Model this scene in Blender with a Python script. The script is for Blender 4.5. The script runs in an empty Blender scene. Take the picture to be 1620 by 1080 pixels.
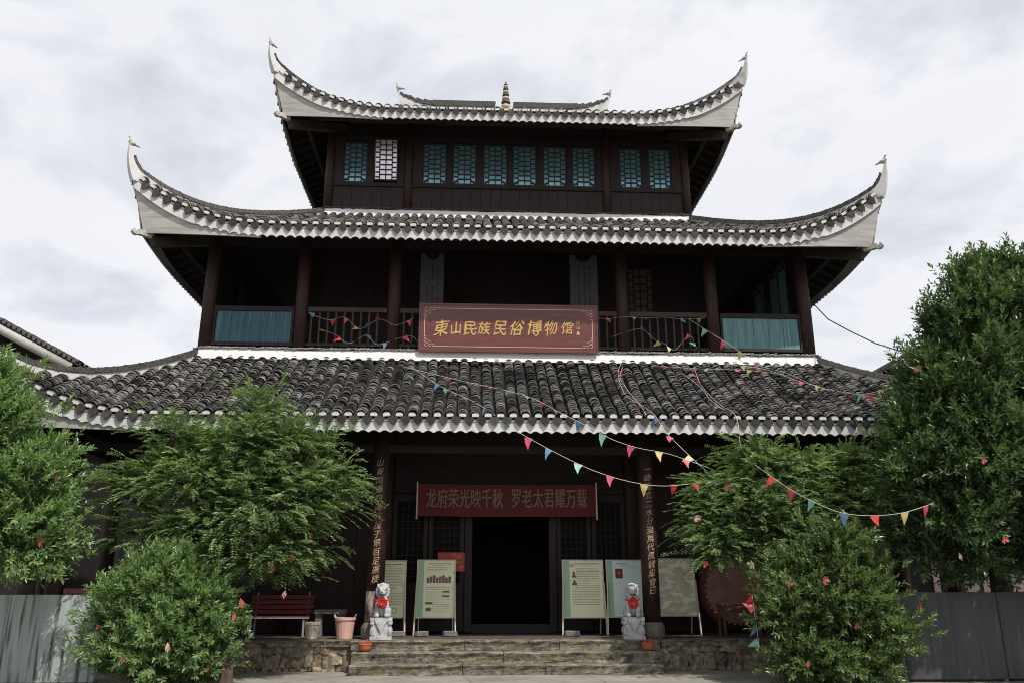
import bpy, bmesh, math, random
import numpy as np
from mathutils import Vector, Matrix

scene = bpy.context.scene
COL = scene.collection
R = math.radians
rng = np.random.default_rng(7)
random.seed(7)

# ---------------------------------------------------------------- camera, sky, sun, exposure
CAM = np.array([-0.95, 0.0, 1.6]); FPX = 1300.0; TILT = 16.7; YAW = 2.7
cd = bpy.data.cameras.new('camera'); cam = bpy.data.objects.new('camera', cd); COL.objects.link(cam)
cam.location = CAM; cam.rotation_euler = (R(90 + TILT), 0, R(-YAW))
cd.sensor_width = 36; cd.sensor_fit = 'HORIZONTAL'; cd.lens = FPX / 1620 * 36
cd.clip_start = 0.1; cd.clip_end = 3000
scene.camera = cam

SUN_EL, SUN_AZ = 52.5, 34.0            # azimuth: degrees to the right of straight behind the camera
to_sun = Vector((math.sin(R(SUN_AZ)) * math.cos(R(SUN_EL)), -math.cos(R(SUN_AZ)) * math.cos(R(SUN_EL)), math.sin(R(SUN_EL))))
sl = bpy.data.lights.new('sun', 'SUN'); sl.energy = 4.6; sl.angle = R(0.8); sl.color = (1.0, 0.955, 0.88)
so = bpy.data.objects.new('sun', sl); COL.objects.link(so); so.location = (10, -20, 40)
so.rotation_euler = to_sun.to_track_quat('Z', 'Y').to_euler()

w = bpy.data.worlds.new('World'); scene.world = w; w.use_nodes = True
nt = w.node_tree; N = nt.nodes; LK = nt.links; N.clear()
out = N.new('ShaderNodeOutputWorld'); bg = N.new('ShaderNodeBackground'); bg.inputs['Strength'].default_value = 0.1
sky = N.new('ShaderNodeTexSky'); sky.sky_type = 'NISHITA'; sky.sun_disc = False
sky.sun_elevation = R(SUN_EL); sky.sun_rotation = R(180 - SUN_AZ)
tc = N.new('ShaderNodeTexCoord'); sep = N.new('ShaderNodeSeparateXYZ'); LK.new(tc.outputs['Generated'], sep.inputs[0])
mz = N.new('ShaderNodeMath'); mz.operation = 'MAXIMUM'; LK.new(sep.outputs['Z'], mz.inputs[0]); mz.inputs[1].default_value = 0.0
az = N.new('ShaderNodeMath'); az.operation = 'ADD'; LK.new(mz.outputs[0], az.inputs[0]); az.inputs[1].default_value = 0.22
dx = N.new('ShaderNodeMath'); dx.operation = 'DIVIDE'; LK.new(sep.outputs['X'], dx.inputs[0]); LK.new(az.outputs[0], dx.inputs[1])
dy = N.new('ShaderNodeMath'); dy.operation = 'DIVIDE'; LK.new(sep.outputs['Y'], dy.inputs[0]); LK.new(az.outputs[0], dy.inputs[1])
cmb = N.new('ShaderNodeCombineXYZ'); LK.new(dx.outputs[0], cmb.inputs[0]); LK.new(dy.outputs[0], cmb.inputs[1]); cmb.inputs[2].default_value = 9.3
n1 = N.new('ShaderNodeTexNoise'); n1.inputs['Scale'].default_value = 3.1; n1.inputs['Detail'].default_value = 9; n1.inputs['Roughness'].default_value = 0.56
n1.inputs['Distortion'].default_value = 0.35
LK.new(cmb.outputs[0], n1.inputs['Vector'])
r1 = N.new('ShaderNodeValToRGB'); r1.color_ramp.elements[0].position = 0.33; r1.color_ramp.elements[1].position = 0.50
r1.color_ramp.elements[0].color = (0.72, 0.72, 0.72, 1); r1.color_ramp.elements[1].color = (1, 1, 1, 1)
LK.new(n1.outputs['Fac'], r1.inputs[0])
n2 = N.new('ShaderNodeTexNoise'); n2.inputs['Scale'].default_value = 1.3; n2.inputs['Detail'].default_value = 5; LK.new(cmb.outputs[0], n2.inputs['Vector'])
r2 = N.new('ShaderNodeValToRGB'); r2.color_ramp.elements[0].position = 0.3; r2.color_ramp.elements[1].position = 0.7
r2.color_ramp.elements[0].color = (8.45, 8.6, 9.15, 1); r2.color_ramp.elements[1].color = (9.25, 9.35, 9.8, 1)
LK.new(n2.outputs['Fac'], r2.inputs[0])
mx = N.new('ShaderNodeMix'); mx.data_type = 'RGBA'
LK.new(r1.outputs[0], mx.inputs['Factor']); LK.new(sky.outputs[0], mx.inputs['A']); LK.new(r2.outputs[0], mx.inputs['B'])
LK.new(mx.outputs['Result'], bg.inputs['Color']); LK.new(bg.outputs[0], out.inputs['Surface'])

vs = scene.view_settings
vs.view_transform = 'Standard'; vs.look = 'None'; vs.exposure = 0.0; vs.gamma = 1.0; vs.use_curve_mapping = False
try:
    scene.cycles.use_denoising = True
    scene.cycles.max_bounces = 6
    scene.cycles.filter_width = 1.0
except Exception:
    pass

# pixel of the photograph + depth plane -> point of the place
_t, _a = R(TILT), R(YAW)
FW = np.array([math.sin(_a) * math.cos(_t), math.cos(_a) * math.cos(_t), math.sin(_t)])
RT = np.array([math.cos(_a), -math.sin(_a), 0.0]); UP = np.cross(RT, FW)
def ray(x, y): return RT * (x - 810) / FPX + UP * (540 - y) / FPX + FW
def at(x, y, Y):
    d = ray(x, y); return CAM + d * (Y - CAM[1]) / d[1]
def px_per_m(p): return FPX / float((np.array(p) - CAM) @ FW)

# ---------------------------------------------------------------- materials
def newmat(name):
    m = bpy.data.materials.new(name); m.use_nodes = True
    return m, m.node_tree, m.node_tree.nodes['Principled BSDF']

def M(name, c1, c2=None, scale=4.0, rough=0.7, bump=0.0, stretch=(1, 1, 1), c3=None, s3=1.0, t3=(0.55, 0.7), spec=0.4, metal=0.0, bscale=None, rand=0.0, detail=6.0, world=False):
    m, t, b = newmat(name); n = t.nodes; L = t.links
    b.inputs['Roughness'].default_value = rough; b.inputs['Metallic'].default_value = metal
    b.inputs['Specular IOR Level'].default_value = spec
    if c2 is None: c2 = tuple(x * 0.8 for x in c1)
    co = n.new('ShaderNodeTexCoord'); mp = n.new('ShaderNodeMapping'); mp.inputs['Scale'].default_value = stretch
    if world:
        gw = n.new('ShaderNodeNewGeometry'); L.new(gw.outputs['Position'], mp.inputs['Vector'])
    else: L.new(co.outputs['Object'], mp.inputs['Vector'])
    ns = n.new('ShaderNodeTexNoise'); ns.inputs['Scale'].default_value = scale; ns.inputs['Detail'].default_value = detail; ns.inputs['Roughness'].default_value = 0.6
    L.new(mp.outputs[0], ns.inputs['Vector'])
    rp = n.new('ShaderNodeValToRGB'); rp.color_ramp.elements[0].position = 0.32; rp.color_ramp.elements[1].position = 0.68
    rp.color_ramp.elements[0].color = (*c2, 1); rp.color_ramp.elements[1].color = (*c1, 1)
    L.new(ns.outputs['Fac'], rp.inputs[0]); col = rp.outputs[0]
    if c3 is not None:
        n3 = n.new('ShaderNodeTexNoise'); n3.inputs['Scale'].default_value = s3; n3.inputs['Detail'].default_value = 7; L.new(mp.outputs[0], n3.inputs['Vector'])
        r3 = n.new('ShaderNodeValToRGB'); r3.color_ramp.elements[0].position = t3[0]; r3.color_ramp.elements[1].position = t3[1]; L.new(n3.outputs['Fac'], r3.inputs[0])
        k = n.new('ShaderNodeMix'); k.data_type = 'RGBA'; L.new(r3.outputs[0], k.inputs['Factor']); L.new(col, k.inputs['A']); k.inputs['B'].default_value = (*c3, 1)
        col = k.outputs['Result']
    if rand:
        oi = n.new('ShaderNodeObjectInfo'); mr = n.new('ShaderNodeMapRange'); L.new(oi.outputs['Random'], mr.inputs[0])
        mr.inputs['To Min'].default_value = 1 - rand; mr.inputs['To Max'].default_value = 1 + rand
        k = n.new('ShaderNodeVectorMath'); k.operation = 'SCALE'; L.new(col, k.inputs[0]); L.new(mr.outputs[0], k.inputs['Scale']); col = k.outputs[0]
    L.new(col, b.inputs['Base Color'])
    if bump:
        nb = n.new('ShaderNodeTexNoise'); nb.inputs['Scale'].default_value = bscale or scale * 3; nb.inputs['Detail'].default_value = 6; L.new(mp.outputs[0], nb.inputs['Vector'])
        bp = n.new('ShaderNodeBump'); bp.inputs['Strength'].default_value = bump; bp.inputs['Distance'].default_value = 0.03
        L.new(nb.outputs['Fac'], bp.inputs['Height']); L.new(bp.outputs[0], b.inputs['Normal'])
    return m

def tile_mat(name, moss, mossc, lo, hi):
    m, t, b = newmat(name); n = t.nodes; L = t.links
    b.inputs['Roughness'].default_value = 0.85; b.inputs['Specular IOR Level'].default_value = 0.25
    at_ = n.new('ShaderNodeAttribute'); at_.attribute_name = 'var'; oi = n.new('ShaderNodeObjectInfo')
    ad = n.new('ShaderNodeMath'); L.new(at_.outputs['Fac'], ad.inputs[0]); L.new(oi.outputs['Random'], ad.inputs[1])
    fr = n.new('ShaderNodeMath'); fr.operation = 'FRACT'; L.new(ad.outputs[0], fr.inputs[0])
    rp = n.new('ShaderNodeValToRGB'); e = rp.color_ramp.elements
    e[0].position = 0.0; e[0].color = (*lo, 1); e[1].position = 1.0; e[1].color = (*hi, 1)
    q = e.new(0.6); q.color = tuple(0.55 * a + 0.45 * c for a, c in zip(lo, hi)) + (1,)
    L.new(fr.outputs[0], rp.inputs[0])
    ge = n.new('ShaderNodeNewGeometry')
    ns = n.new('ShaderNodeTexNoise'); ns.inputs['Scale'].default_value = 1.1; ns.inputs['Detail'].default_value = 8; ns.inputs['Roughness'].default_value = 0.65
    L.new(ge.outputs['Position'], ns.inputs['Vector'])
    r3 = n.new('ShaderNodeValToRGB'); r3.color_ramp.elements[0].position = 0.42; r3.color_ramp.elements[1].position = 0.66
    r3.color_ramp.elements[1].color = (moss, moss, moss, 1); L.new(ns.outputs['Fac'], r3.inputs[0])
    k = n.new('ShaderNodeMix'); k.data_type = 'RGBA'; L.new(r3.outputs[0], k.inputs['Factor']); L.new(rp.outputs[0], k.inputs['A']); k.inputs['B'].default_value = (*mossc, 1)
    nf = n.new('ShaderNodeTexNoise'); nf.inputs['Scale'].default_value = 22; nf.inputs['Detail'].default_value = 4; L.new(ge.outputs['Position'], nf.inputs['Vector'])
    mr = n.new('ShaderNodeMapRange'); L.new(nf.outputs['Fac'], mr.inputs[0]); mr.inputs['From Min'].default_value = 0.3; mr.inputs['From Max'].default_value = 0.7
    mr.inputs['To Min'].default_value = 0.55; mr.inputs['To Max'].default_value = 1.4
    sc = n.new('ShaderNodeVectorMath'); sc.operation = 'SCALE'; L.new(k.outputs['Result'], sc.inputs[0]); L.new(mr.outputs[0], sc.inputs['Scale'])
    L.new(sc.outputs[0], b.inputs['Base Color'])
    return m

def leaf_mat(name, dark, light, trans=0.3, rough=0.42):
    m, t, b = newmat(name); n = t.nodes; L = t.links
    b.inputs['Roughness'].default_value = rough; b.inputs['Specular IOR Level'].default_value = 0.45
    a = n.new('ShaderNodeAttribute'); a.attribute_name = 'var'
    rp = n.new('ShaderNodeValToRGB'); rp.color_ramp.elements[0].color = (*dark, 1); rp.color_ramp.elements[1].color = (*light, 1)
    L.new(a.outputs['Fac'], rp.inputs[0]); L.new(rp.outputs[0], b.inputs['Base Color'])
    tr = n.new('ShaderNodeBsdfTranslucent')
    g = n.new('ShaderNodeVectorMath'); g.operation = 'MULTIPLY'; L.new(rp.outputs[0], g.inputs[0]); g.inputs[1].default_value = (1.3, 1.5, 0.6); L.new(g.outputs[0], tr.inputs['Color'])
    ms = n.new('ShaderNodeMixShader'); ms.inputs[0].default_value = trans
    L.new(b.outputs[0], ms.inputs[1]); L.new(tr.outputs[0], ms.inputs[2]); L.new(ms.outputs[0], n['Material Output'].inputs['Surface'])
    return m

MT = {}
MT['tile1'] = tile_mat('grey_tile', 0.30, (0.10, 0.09, 0.065), (0.018, 0.018, 0.018), (0.250, 0.238, 0.222))
MT['tile2'] = tile_mat('mossy_tile', 0.85, (0.135, 0.115, 0.06), (0.030, 0.029, 0.026), (0.24, 0.22, 0.18))
MT['lip'] = tile_mat('tile_edge', 0.45, (0.10, 0.095, 0.07), (0.05, 0.049, 0.047), (0.52, 0.50, 0.47))
MT['pan'] = M('pan_tile', (0.018, 0.018, 0.018), (0.008, 0.008, 0.008), scale=8, rough=0.9, bump=0.4)
MT['white'] = M('white_limewash', (0.56, 0.56, 0.57), (0.46, 0.455, 0.445), scale=1.3, rough=0.85, bump=0.08, c3=(0.27, 0.255, 0.225), s3=2.4, t3=(0.52, 0.78))
MT['board'] = M('white_painted_board', (0.43, 0.42, 0.40), (0.31, 0.30, 0.28), scale=1.0, rough=0.8, stretch=(1, 1, 9), c3=(0.19, 0.175, 0.15), s3=1.2, t3=(0.52, 0.85))
MT['fresh'] = M('fresh_limewash', (0.68, 0.68, 0.685), (0.60, 0.60, 0.59), scale=1.3, rough=0.85, c3=(0.45, 0.43, 0.4), s3=3, t3=(0.62, 0.8))
MT['bracket'] = M('weathered_white', (0.52, 0.50, 0.45), (0.26, 0.24, 0.2), scale=9, rough=0.85, bump=0.3)
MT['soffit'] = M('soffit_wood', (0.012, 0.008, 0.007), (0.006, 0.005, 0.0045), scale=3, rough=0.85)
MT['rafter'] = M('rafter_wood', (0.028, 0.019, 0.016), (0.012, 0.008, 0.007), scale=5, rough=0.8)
MT['timber'] = M('red_brown_timber', (0.021, 0.0075, 0.0068), (0.010, 0.004, 0.0038), scale=2.5, rough=0.62, stretch=(5, 5, 0.7), bump=0.15, rand=0.18)
MT['timberh'] = M('red_brown_beam', (0.016, 0.006, 0.0055), (0.008, 0.0036, 0.0034), scale=2.5, rough=0.65, stretch=(0.7, 5, 5), bump=0.15)
MT['column'] = M('column_wood', (0.038, 0.0155, 0.0135), (0.018, 0.008, 0.0075), scale=3, rough=0.65, stretch=(4, 4, 0.8), bump=0.25, c3=(0.10, 0.06, 0.05), s3=5, t3=(0.62, 0.75))
MT['bark'] = M('peeling_column_foot', (0.40, 0.32, 0.28), (0.022, 0.010, 0.009), scale=6, rough=0.9, stretch=(3, 3, 0.8), bump=1.0)
MT['rail'] = M('rail_wood', (0.055, 0.037, 0.032), (0.03, 0.018, 0.016), scale=4, rough=0.7)
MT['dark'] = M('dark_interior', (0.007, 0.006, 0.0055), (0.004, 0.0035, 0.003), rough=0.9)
MT['floor'] = M('concrete_floor', (0.10, 0.075, 0.06), (0.06, 0.045, 0.038), scale=3, rough=0.85, bump=0.2)

def glass_panel(name, c, rough, metal):
    return M(name, c, tuple(x * 0.55 for x in c), scale=2.2, rough=rough, stretch=(6, 6, 0.5), metal=metal, spec=0.8)
MT['teal'] = M('teal_pane', (0.27, 0.44, 0.47), (0.15, 0.31, 0.35), scale=5, rough=0.20, metal=0.6, spec=0.7)
MT['palepane'] = M('pale_pane', (0.86, 0.80, 0.88), (0.74, 0.68, 0.76), scale=6, rough=0.25, metal=0.6)  # white of the reflected sky put into the pane's colour
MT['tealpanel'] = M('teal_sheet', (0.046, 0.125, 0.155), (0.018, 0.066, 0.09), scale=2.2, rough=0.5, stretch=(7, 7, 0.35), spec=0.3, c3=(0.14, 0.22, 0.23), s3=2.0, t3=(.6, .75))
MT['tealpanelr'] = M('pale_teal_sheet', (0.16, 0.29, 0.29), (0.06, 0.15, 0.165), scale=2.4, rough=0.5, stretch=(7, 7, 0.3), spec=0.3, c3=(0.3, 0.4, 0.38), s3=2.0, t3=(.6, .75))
MT['lattice'] = M('lattice_wood', (0.018, 0.030, 0.042), (0.012, 0.02, 0.03), rough=0.7)
MT['latticebrown'] = M('brown_lattice', (0.035, 0.013, 0.014), rough=0.7)
MT['stone'] = M('rubble_stone', (0.30, 0.25, 0.185), (0.07, 0.058, 0.042), scale=9, rough=0.9, bump=1.0, c3=(0.26, 0.15, 0.075), s3=3.2, t3=(0.52, 0.72), bscale=16, rand=0.35, world=True)
MT['slab'] = M('step_stone', (0.25, 0.23, 0.18), (0.035, 0.032, 0.025), scale=8, rough=0.9, bump=1.0, stretch=(0.9, 1, 1.1), c3=(0.13, 0.11, 0.055), s3=2.6, t3=(0.5, 0.7), bscale=18, rand=0.15, world=True)
MT['mortar'] = M('dark_mortar', (0.07, 0.06, 0.05), (0.03, 0.027, 0.022), scale=9, rough=0.95)
MT['lion'] = M('pale_granite', (0.50, 0.51, 0.515), (0.25, 0.26, 0.27), scale=11, rough=0.7, bump=0.35, c3=(0.22, 0.23, 0.24), s3=6, t3=(0.6, 0.8))
MT['plinth'] = M('column_plinth', (0.20, 0.175, 0.15), (0.10, 0.085, 0.07), scale=6, rough=0.9, bump=0.4)
MT['redcloth'] = M('red_cloth', (0.62, 0.075, 0.065), (0.45, 0.04, 0.045), scale=12, rough=0.6)
MT['bannerred'] = M('banner_red', (0.115, 0.010, 0.012), (0.08, 0.007, 0.009), scale=2, rough=0.7)
MT['bannertext'] = M('banner_letters', (0.22, 0.135, 0.095), (0.17, 0.10, 0.07), rough=0.6)
MT['signwood'] = M('lacquered_sign', (0.155, 0.046, 0.043), (0.095, 0.026, 0.026), scale=2.2, rough=0.34, stretch=(0.6, 3, 5), spec=0.5)
MT['gold'] = M('gold_paint', (0.60, 0.39, 0.14), (0.44, 0.27, 0.08), rough=0.5, scale=9)
MT['goldline'] = M('gold_line', (0.56, 0.42, 0.27), rough=0.5)
MT['couplet'] = M('couplet_gold', (0.42, 0.32, 0.21), (0.20, 0.13, 0.08), rough=0.7, scale=8)
MT['greyboard'] = M('grey_plaque', (0.052, 0.053, 0.053), (0.034, 0.035, 0.035), scale=2, rough=0.7, stretch=(6, 6, 0.8))
MT['charcoal'] = M('charcoal_letters', (0.02, 0.02, 0.02), rough=0.8)
MT['cream'] = M('cream_poster', (0.76, 0.75, 0.52), (0.68, 0.68, 0.46), scale=1.5, rough=0.42)
MT['paleblue'] = M('pale_blue_poster', (0.62, 0.76, 0.74), (0.56, 0.69, 0.67), scale=1.5, rough=0.42)
MT['green'] = M('green_print', (0.27, 0.42, 0.28), (0.33, 0.48, 0.33), rough=0.5, scale=5)
MT['ink'] = M('print_ink', (0.13, 0.12, 0.09), (0.09, 0.09, 0.07), rough=0.6)
MT['photoa'] = M('print_photo', (0.30, 0.13, 0.10), (0.06, 0.07, 0.08), scale=16, rough=0.6)
MT['photob'] = M('red_print', (0.22, 0.03, 0.02), (0.16, 0.02, 0.02), rough=0.6)
MT['frame'] = M('cream_metal', (0.60, 0.55, 0.44), (0.45, 0.40, 0.31), rough=0.45, scale=6)
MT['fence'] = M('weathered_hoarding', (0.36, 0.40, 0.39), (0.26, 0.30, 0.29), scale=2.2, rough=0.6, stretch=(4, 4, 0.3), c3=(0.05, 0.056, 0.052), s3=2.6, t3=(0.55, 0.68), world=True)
MT['ground'] = None
MT['potpink'] = M('pink_plastic', (0.60, 0.37, 0.31), (0.5, 0.29, 0.24), rough=0.5)
MT['potcream'] = M('cream_plastic', (0.50, 0.46, 0.36), (0.38, 0.34, 0.25), rough=0.6)
MT['clay'] = M('orange_clay', (0.42, 0.13, 0.05), (0.28, 0.08, 0.035), rough=0.5, scale=6)
MT['benchred'] = M('bench_red', (0.16, 0.026, 0.024), (0.11, 0.018, 0.018), rough=0.5, stretch=(0.6, 4, 4))
MT['benchgrey'] = M('bench_metal', (0.26, 0.27, 0.28), rough=0.5)
MT['drum'] = M('drum_red', (0.15, 0.058, 0.042), (0.09, 0.034, 0.026), scale=3, rough=0.55)
MT['drumskin'] = M('drum_skin', (0.22, 0.13, 0.10), (0.14, 0.08, 0.06), scale=3, rough=0.7)
MT['cord'] = M('white_cord', (0.66, 0.62, 0.56), rough=0.7)
MT['cable'] = M('black_cable', (0.04, 0.04, 0.042), rough=0.6)
MT['bark2'] = M('tree_bark', (0.10, 0.075, 0.055), (0.045, 0.033, 0.025), scale=6, rough=0.95, stretch=(3, 3, 0.7), bump=0.7)
MT['block'] = M('concrete_block', (0.20, 0.195, 0.19), (0.12, 0.115, 0.11), scale=7, rough=0.9, bump=0.4, world=True)
MT['paper'] = M('red_notice_paper', (0.46, 0.075, 0.045), (0.36, 0.05, 0.04), scale=6, rough=0.6)
MT['papermark'] = M('notice_print', (0.62, 0.32, 0.20), (0.5, 0.2, 0.14), rough=0.6)
MT['charm'] = M('faded_red_paper', (0.36, 0.085, 0.065), (0.22, 0.04, 0.034), scale=9, rough=0.7, rand=0.25)
MT['charmpale'] = M('faded_pink_paper', (0.58, 0.36, 0.30), (0.46, 0.22, 0.18), scale=9, rough=0.7)
MT['wingwood'] = M('wing_red_wood', (0.075, 0.016, 0.018), (0.04, 0.010, 0.011), scale=3, rough=0.6, stretch=(4, 4, 0.8))
MT['wingwhite'] = M('wing_pale_paint', (0.15, 0.10, 0.105), (0.10, 0.07, 0.07), scale=3, rough=0.7)
MT['darkglass'] = M('dark_glass', (0.03, 0.035, 0.035), rough=0.1, spec=0.8)
MT['greymetal'] = M('grey_barge_board', (0.42, 0.41, 0.39), (0.30, 0.29, 0.275), rough=0.6, scale=2)
FLAGS = {}
for nm, c in (('red', (0.58, 0.05, 0.035)), ('pink', (0.58, 0.085, 0.15)), ('yellow', (0.58, 0.47, 0.17)), ('blue', (0.13, 0.24, 0.42)), ('green', (0.19, 0.42, 0.33))):
    m = M(nm + '_flag_plastic', c, tuple(x * 0.75 for x in c), scale=8, rough=0.4)
    b = m.node_tree.nodes['Principled BSDF']; b.inputs['Transmission Weight'].default_value = 0.0
    FLAGS[nm] = m

# ground: concrete paving with joints, stains and cracks
def ground_mat():
    m, t, b = newmat('concrete_paving'); n = t.nodes; L = t.links
    b.inputs['Roughness'].default_value = 0.88
    co = n.new('ShaderNodeTexCoord')
    a = n.new('ShaderNodeTexNoise'); a.inputs['Scale'].default_value = 1.2; a.inputs['Detail'].default_value = 10; a.inputs['Roughness'].default_value = 0.65; L.new(co.outputs['Object'], a.inputs['Vector'])
    r = n.new('ShaderNodeValToRGB'); r.color_ramp.elements[0].position = 0.3; r.color_ramp.elements[1].position = 0.7
    r.color_ramp.elements[0].color = (0.16, 0.15, 0.125, 1); r.color_ramp.elements[1].color = (0.30, 0.285, 0.25, 1); L.new(a.outputs['Fac'], r.inputs[0])
    v = n.new('ShaderNodeTexVoronoi'); v.feature = 'DISTANCE_TO_EDGE'; v.inputs['Scale'].default_value = 0.55; L.new(co.outputs['Object'], v.inputs['Vector'])
    c = n.new('ShaderNodeValToRGB'); c.color_ramp.elements[0].position = 0.0; c.color_ramp.elements[1].position = 0.012
    c.color_ramp.elements[0].color = (0.35, 0.34, 0.3, 1); L.new(v.outputs['Distance'], c.inputs[0])
    k = n.new('ShaderNodeMix'); k.data_type = 'RGBA'; k.blend_type = 'MULTIPLY'; k.inputs['Factor'].default_value = 1; L.new(r.outputs[0], k.inputs['A']); L.new(c.outputs[0], k.inputs['B'])
    L.new(k.outputs['Result'], b.inputs['Base Color'])
    f = n.new('ShaderNodeTexNoise'); f.inputs['Scale'].default_value = 25; f.inputs['Detail'].default_value = 6; L.new(co.outputs['Object'], f.inputs['Vector'])
    bp = n.new('ShaderNodeBump'); bp.inputs['Strength'].default_value = 0.4; bp.inputs['Distance'].default_value = 0.02; L.new(f.outputs['Fac'], bp.inputs['Height']); L.new(bp.outputs[0], b.inputs['Normal'])
    return m
MT['ground'] = ground_mat()
MT['leafa'] = leaf_mat('osmanthus_leaf', (0.050, 0.098, 0.034), (0.225, 0.325, 0.135), trans=0.34, rough=0.38)
MT['leafb'] = leaf_mat('yew_leaf', (0.046, 0.088, 0.032), (0.200, 0.285, 0.110), trans=0.34, rough=0.40)
MT['leafd'] = leaf_mat('deep_green_leaf', (0.019, 0.043, 0.018), (0.115, 0.180, 0.070), trans=0.26, rough=0.34)
MT['leafc'] = leaf_mat('dark_leaf', (0.034, 0.066, 0.024), (0.165, 0.230, 0.085), trans=0.30, rough=0.36)

# ---------------------------------------------------------------- mesh helpers
class MB:
    def __init__(self): self.v = []; self.f = []; self.m = []
    def add(self, vs, fs, mi=0):
        o = len(self.v); self.v += [tuple(map(float, p)) for p in vs]
        for f in fs: self.f.append(tuple(i + o for i in f)); self.m.append(mi)
        return self
    def box(self, x0, x1, y0, y1, z0, z1, mi=0):
        return self.add([(x0, y0, z0), (x1, y0, z0), (x1, y1, z0), (x0, y1, z0), (x0, y0, z1), (x1, y0, z1), (x1, y1, z1), (x0, y1, z1)],
                        [(0, 3, 2, 1), (4, 5, 6, 7), (0, 1, 5, 4), (1, 2, 6, 5), (2, 3, 7, 6), (3, 0, 4, 7)], mi)
    def obox(self, c, sx, sy, sz, mat3=None, mi=0):
        c = Vector(c); mt = mat3 or Matrix.Identity(3)
        vs = [c + mt @ Vector((a * sx / 2, b * sy / 2, d * sz / 2)) for d in (-1, 1) for a, b in ((-1, -1), (1, -1), (1, 1), (-1, 1))]
        return self.add(vs, [(0, 3, 2, 1), (4, 5, 6, 7), (0, 1, 5, 4), (1, 2, 6, 5), (2, 3, 7, 6), (3, 0, 4, 7)], mi)
    def bar(self, p0, p1, w, h, mi=0, up=(0, 0, 1)):
        p0 = Vector(p0); p1 = Vector(p1); d = (p1 - p0).normalized(); s = d.cross(Vector(up))
        if s.length < 1e-4: s = Vector((1, 0, 0))
        s.normalize(); u = s.cross(d)
        vs = [p + s * a * w / 2 + u * b * h / 2 for p in (p0, p1) for a, b in ((-1, -1), (1, -1), (1, 1), (-1, 1))]
        return self.add(vs, [(0, 1, 2, 3), (7, 6, 5, 4), (0, 4, 5, 1), (1, 5, 6, 2), (2, 6, 7, 3), (3, 7, 4, 0)], mi)
    def tube(self, pts, rad, n=8, mi=0, cap=True):
        pts = [Vector(p) for p in pts]; k = len(pts)
        if not hasattr(rad, '__len__'): rad = [rad] * k
        vs = []
        for i, p in enumerate(pts):
            d = (pts[min(i + 1, k - 1)] - pts[max(i - 1, 0)]).normalized()
            a = d.cross(Vector((0, 0, 1)) if abs(d.z) < 0.9 else Vector((1, 0, 0))).normalized(); b = d.cross(a)
            vs += [p + (a * math.cos(2 * math.pi * j / n) + b * math.sin(2 * math.pi * j / n)) * rad[i] for j in range(n)]
        fs = [(i * n + j, i * n + (j + 1) % n, (i + 1) * n + (j + 1) % n, (i + 1) * n + j) for i in range(k - 1) for j in range(n)]
        if cap: fs += [tuple(range(n))[::-1], tuple((k - 1) * n + j for j in range(n))]
        return self.add(vs, fs, mi)
    def lathe(self, prof, c=(0, 0, 0), n=16, mi=0):
        vs = [(c[0] + r * math.cos(2 * math.pi * j / n), c[1] + r * math.sin(2 * math.pi * j / n), c[2] + z) for r, z in prof for j in range(n)]
        k = len(prof)
        fs = [(i * n + j, i * n + (j + 1) % n, (i + 1) * n + (j + 1) % n, (i + 1) * n + j) for i in range(k - 1) for j in range(n)]
        fs += [tuple(range(n))[::-1], tuple((k - 1) * n + j for j in range(n))]
        return self.add(vs, fs, mi)
    def ell(self, c, r, n=10, m=7, mi=0, mat3=None):
        vs = []
        for i in range(m + 1):
            th = math.pi * i / m
            for j in range(n):
                ph = 2 * math.pi * j / n
                p = Vector((r[0] * math.sin(th) * math.cos(ph), r[1] * math.sin(th) * math.sin(ph), r[2] * math.cos(th)))
                if mat3: p = mat3 @ p
                vs.append((p.x + c[0], p.y + c[1], p.z + c[2]))
        fs = [(i * n + j, (i + 1) * n + j, (i + 1) * n + (j + 1) % n, i * n + (j + 1) % n) for i in range(m) for j in range(n)]
        return self.add(vs, fs, mi)
    def prism(self, outline, axis_o, ax, ay, az, depth, mi=0):
        o = Vector(axis_o); ax = Vector(ax); ay = Vector(ay); az = Vector(az); n = len(outline)
        vs = [o + ax * p[0] + ay * p[1] for p in outline] + [o + ax * p[0] + ay * p[1] + az * depth for p in outline]
        fs = [tuple(range(n)), tuple(range(2 * n - 1, n - 1, -1))] + [(i, i + n, (i + 1) % n + n, (i + 1) % n) for i in range(n)]
        return self.add(vs, fs, mi)
    def mesh(self, name, mats, smooth=False):
        me = bpy.data.meshes.new(name); me.from_pydata(self.v, [], self.f)
        for m in (mats if isinstance(mats, (list, tuple)) else [mats]): me.materials.append(m)
        if len(set(self.m)) > 1: me.polygons.foreach_set('material_index', self.m)
        if smooth: me.polygons.foreach_set('use_smooth', [True] * len(me.polygons))
        me.update(); return me
    def build(self, name, mats, parent=None, smooth=False, kind=None):
        return link(name, self.mesh(name, mats, smooth), parent, kind)

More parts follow.
